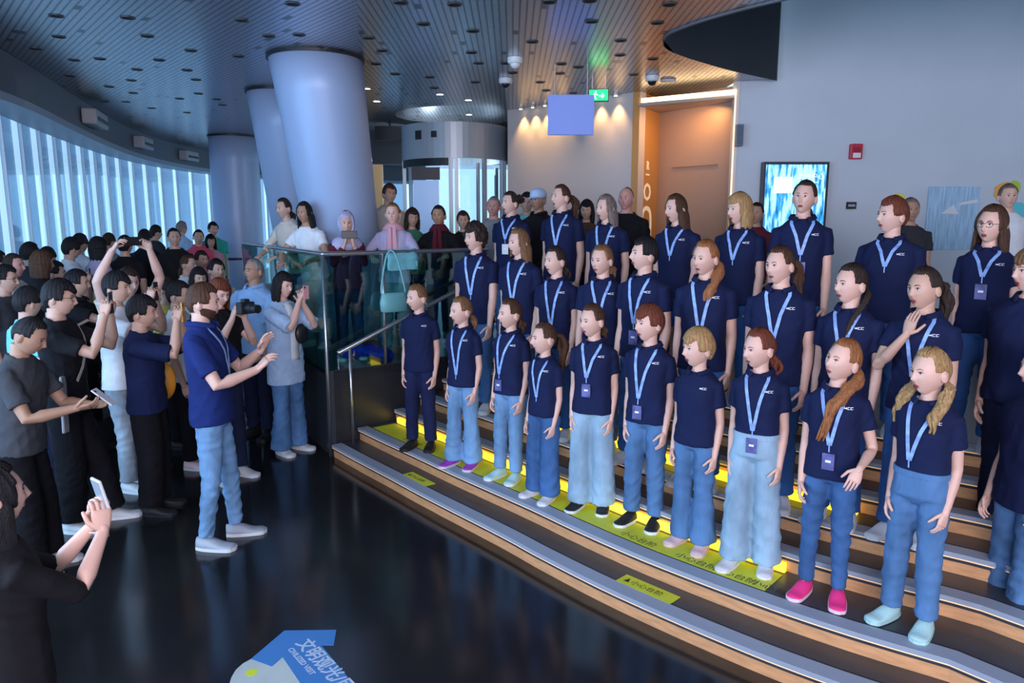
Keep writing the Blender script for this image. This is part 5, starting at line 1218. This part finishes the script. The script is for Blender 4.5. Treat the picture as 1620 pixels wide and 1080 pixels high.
deck = [
 (620, 292, 9.6, 'tall visitor in beige standing behind the woman with the pink scarf', dict(rel=20, top='cream', hair='brown', kind='long', sleeve=1.8)),
 (655, 331, 9.2, 'dark-haired visitor in green behind the two women at the balustrade', dict(rel=15, top='green', hair='dark', male=0, style='bob')),
 (735, 335, 9.5, 'visitor in black half hidden behind the curly-haired singer', dict(rel=0, top='black', hair='dark')),
 (781, 312, 8.9, 'red-faced man with cropped hair behind the girl with the bun', dict(rel=-10, top='grey', skin='pink', hair='grey', style='crop')),
 (833, 306, 9.2, 'dark-haired visitor just behind the girl with the bun', dict(rel=0, top='teal', hair='black')),
 (851, 300, 8.3, 'man in pale blue cap behind the tall girl with the ponytail', dict(rel=-35, top='black', hair='grey', style='crop', hat='paleblue', skin='tan', kind='shirt')),
 (925, 318, 8.9, 'dark-haired visitor in brown holding up a phone behind the ash blond girl', dict(rel=-10, top='brown', hair='black', male=0, style='bob')),
 (986, 297, 7.8, 'bald man in black T-shirt behind the ash blond girl', dict(rel=-18, top='black', hair='dark', style='bald', skin='pink', kind='tee', build=1.1)),
 (1187, 322, 8.0, 'dark-haired woman peering between two back row singers', dict(rel=-8, top='maroon', hair='black', male=0, style='tied', skin='tan')),
 (1426, 314, 7.2, 'short-haired man in dark shirt behind the reddish-haired boy', dict(rel=20, top='charcoal', hair='dusk', style='crop', skin='tan')),
 (1574, 292, 7.3, 'tall man with cropped grey hair behind the girl with glasses', dict(rel=20, top='white', hair='dusk', style='crop', skin='fair')),
]
for px, yt, Y, lb, kw in deck:
    kw = dict(kw); kw.setdefault('legs', 'darkblue'); kw.setdefault('shoe', ('black', 'black')); kw.setdefault('vox', .011)
    vis(px, yt, Y, DK, lb, **kw)
# bags and the blue jacket
def handbag(c, w, h, strap, col, lb):
    e = empty('handbag', c); m = MB(); m.loft([ell(V(0, 0, zz), a, b_, 20, None, 2.6) for zz, a, b_ in ((-h/2, w*.40, .03), (-h/2+.015, w*.48, .045), (0, w*.5, .05), (h/2-.02, w*.44, .035), (h/2, w*.40, .015))]); m.build('bag_body', mat('bag_'+col, CL[col], .45), e, smooth=True)
    MB().tube(catmull([V(-w*.40, 0, h*.4), V(-w*.42, .01, h*.8), V(-w*.15, .03, strap), V(w*.15, .03, strap), V(w*.42, .01, h*.8), V(w*.40, 0, h*.4)], 6), .009, 8, flat=.5).build('strap', mat('strap_'+col, tuple(c_*1.2 for c_ in CL[col]), .5), e, smooth=True)
    tag(e, lb, 'handbag'); return e
w_ = C0.lerp(C1, .36)+Vector((.06, -.075)); q = PY(618, 478, w_.y); e = handbag((w_.x, w_.y, q.z), .30, .19, 1.93-q.z, 'turq', 'turquoise handbag hanging by its strap from the balustrade handrail'); e.rotation_euler.z = math.atan2((C1-C0).y, (C1-C0).x)
u_ = (C1-C0).normalized(); n_u = Vector((u_.y, -u_.x)); c_ = C0.lerp(C1, .44); m = MB(); rr = []
for k_ in range(15):   # cloth laid over the rail: rear hem, over the top, front hem
    t = k_/14; a_ = -1+2*t; yy = .034*math.sin(a_*1.57)*1.0+(.012*math.sin(k_*1.3)); zz = GT+.030-.20*abs(a_)**1.6 if abs(a_) > .25 else GT+.030
    rr.append([Vector((c_.x+u_.x*w2+n_u.x*(yy*1.25+o2), c_.y+u_.y*w2+n_u.y*(yy*1.25+o2), zz+.012*math.sin(w2*60)*abs(a_))) for w2, o2 in [(-.17+.34*q_/9, .006*math.sin(q_*1.9)) for q_ in range(10)]]+[Vector((c_.x+u_.x*w2+n_u.x*(yy*1.0+o2), c_.y+u_.y*w2+n_u.y*(yy*1.0+o2), zz-.010)) for w2, o2 in [(.17-.34*q_/9, .004*math.sin(q_*1.9)) for q_ in range(10)]])
e = m.loft(rr).build('shawl', cloth('turq_bright', (.16, .46, .54)), smooth=True); tag(e, 'turquoise shawl draped over the balustrade handrail below the pink scarf', 'shawl')
m = MB(); q = PY(577, 568, 7.42)
for i in range(7):
    t = i/6; m.ball((q.x-.16+.36*t, q.y-.10+.05*math.sin(i*2), .90+.06*math.sin(t*3.0)+.015*math.cos(i*3)), (.085, .075, .055+.02*math.sin(i)), 12, 8)
for i in range(3): m.ball((q.x+.22+.02*i, q.y-.02, .92-.02*i), (.055, .05, .06), 12, 8)
co, no, fs = remesh(m, .012, 5); co = wrinkle(co, no, .008, random.Random(5), .8); o = mesh_obj('crumpled_jacket', co, fs, [mat('bright_blue_cloth', (.015, .02, .55), .7, bump=.3, bscale=40)], None)
tag(o, 'crumpled bright blue jacket lying on the deck edge behind the sloping handrail', 'jacket')
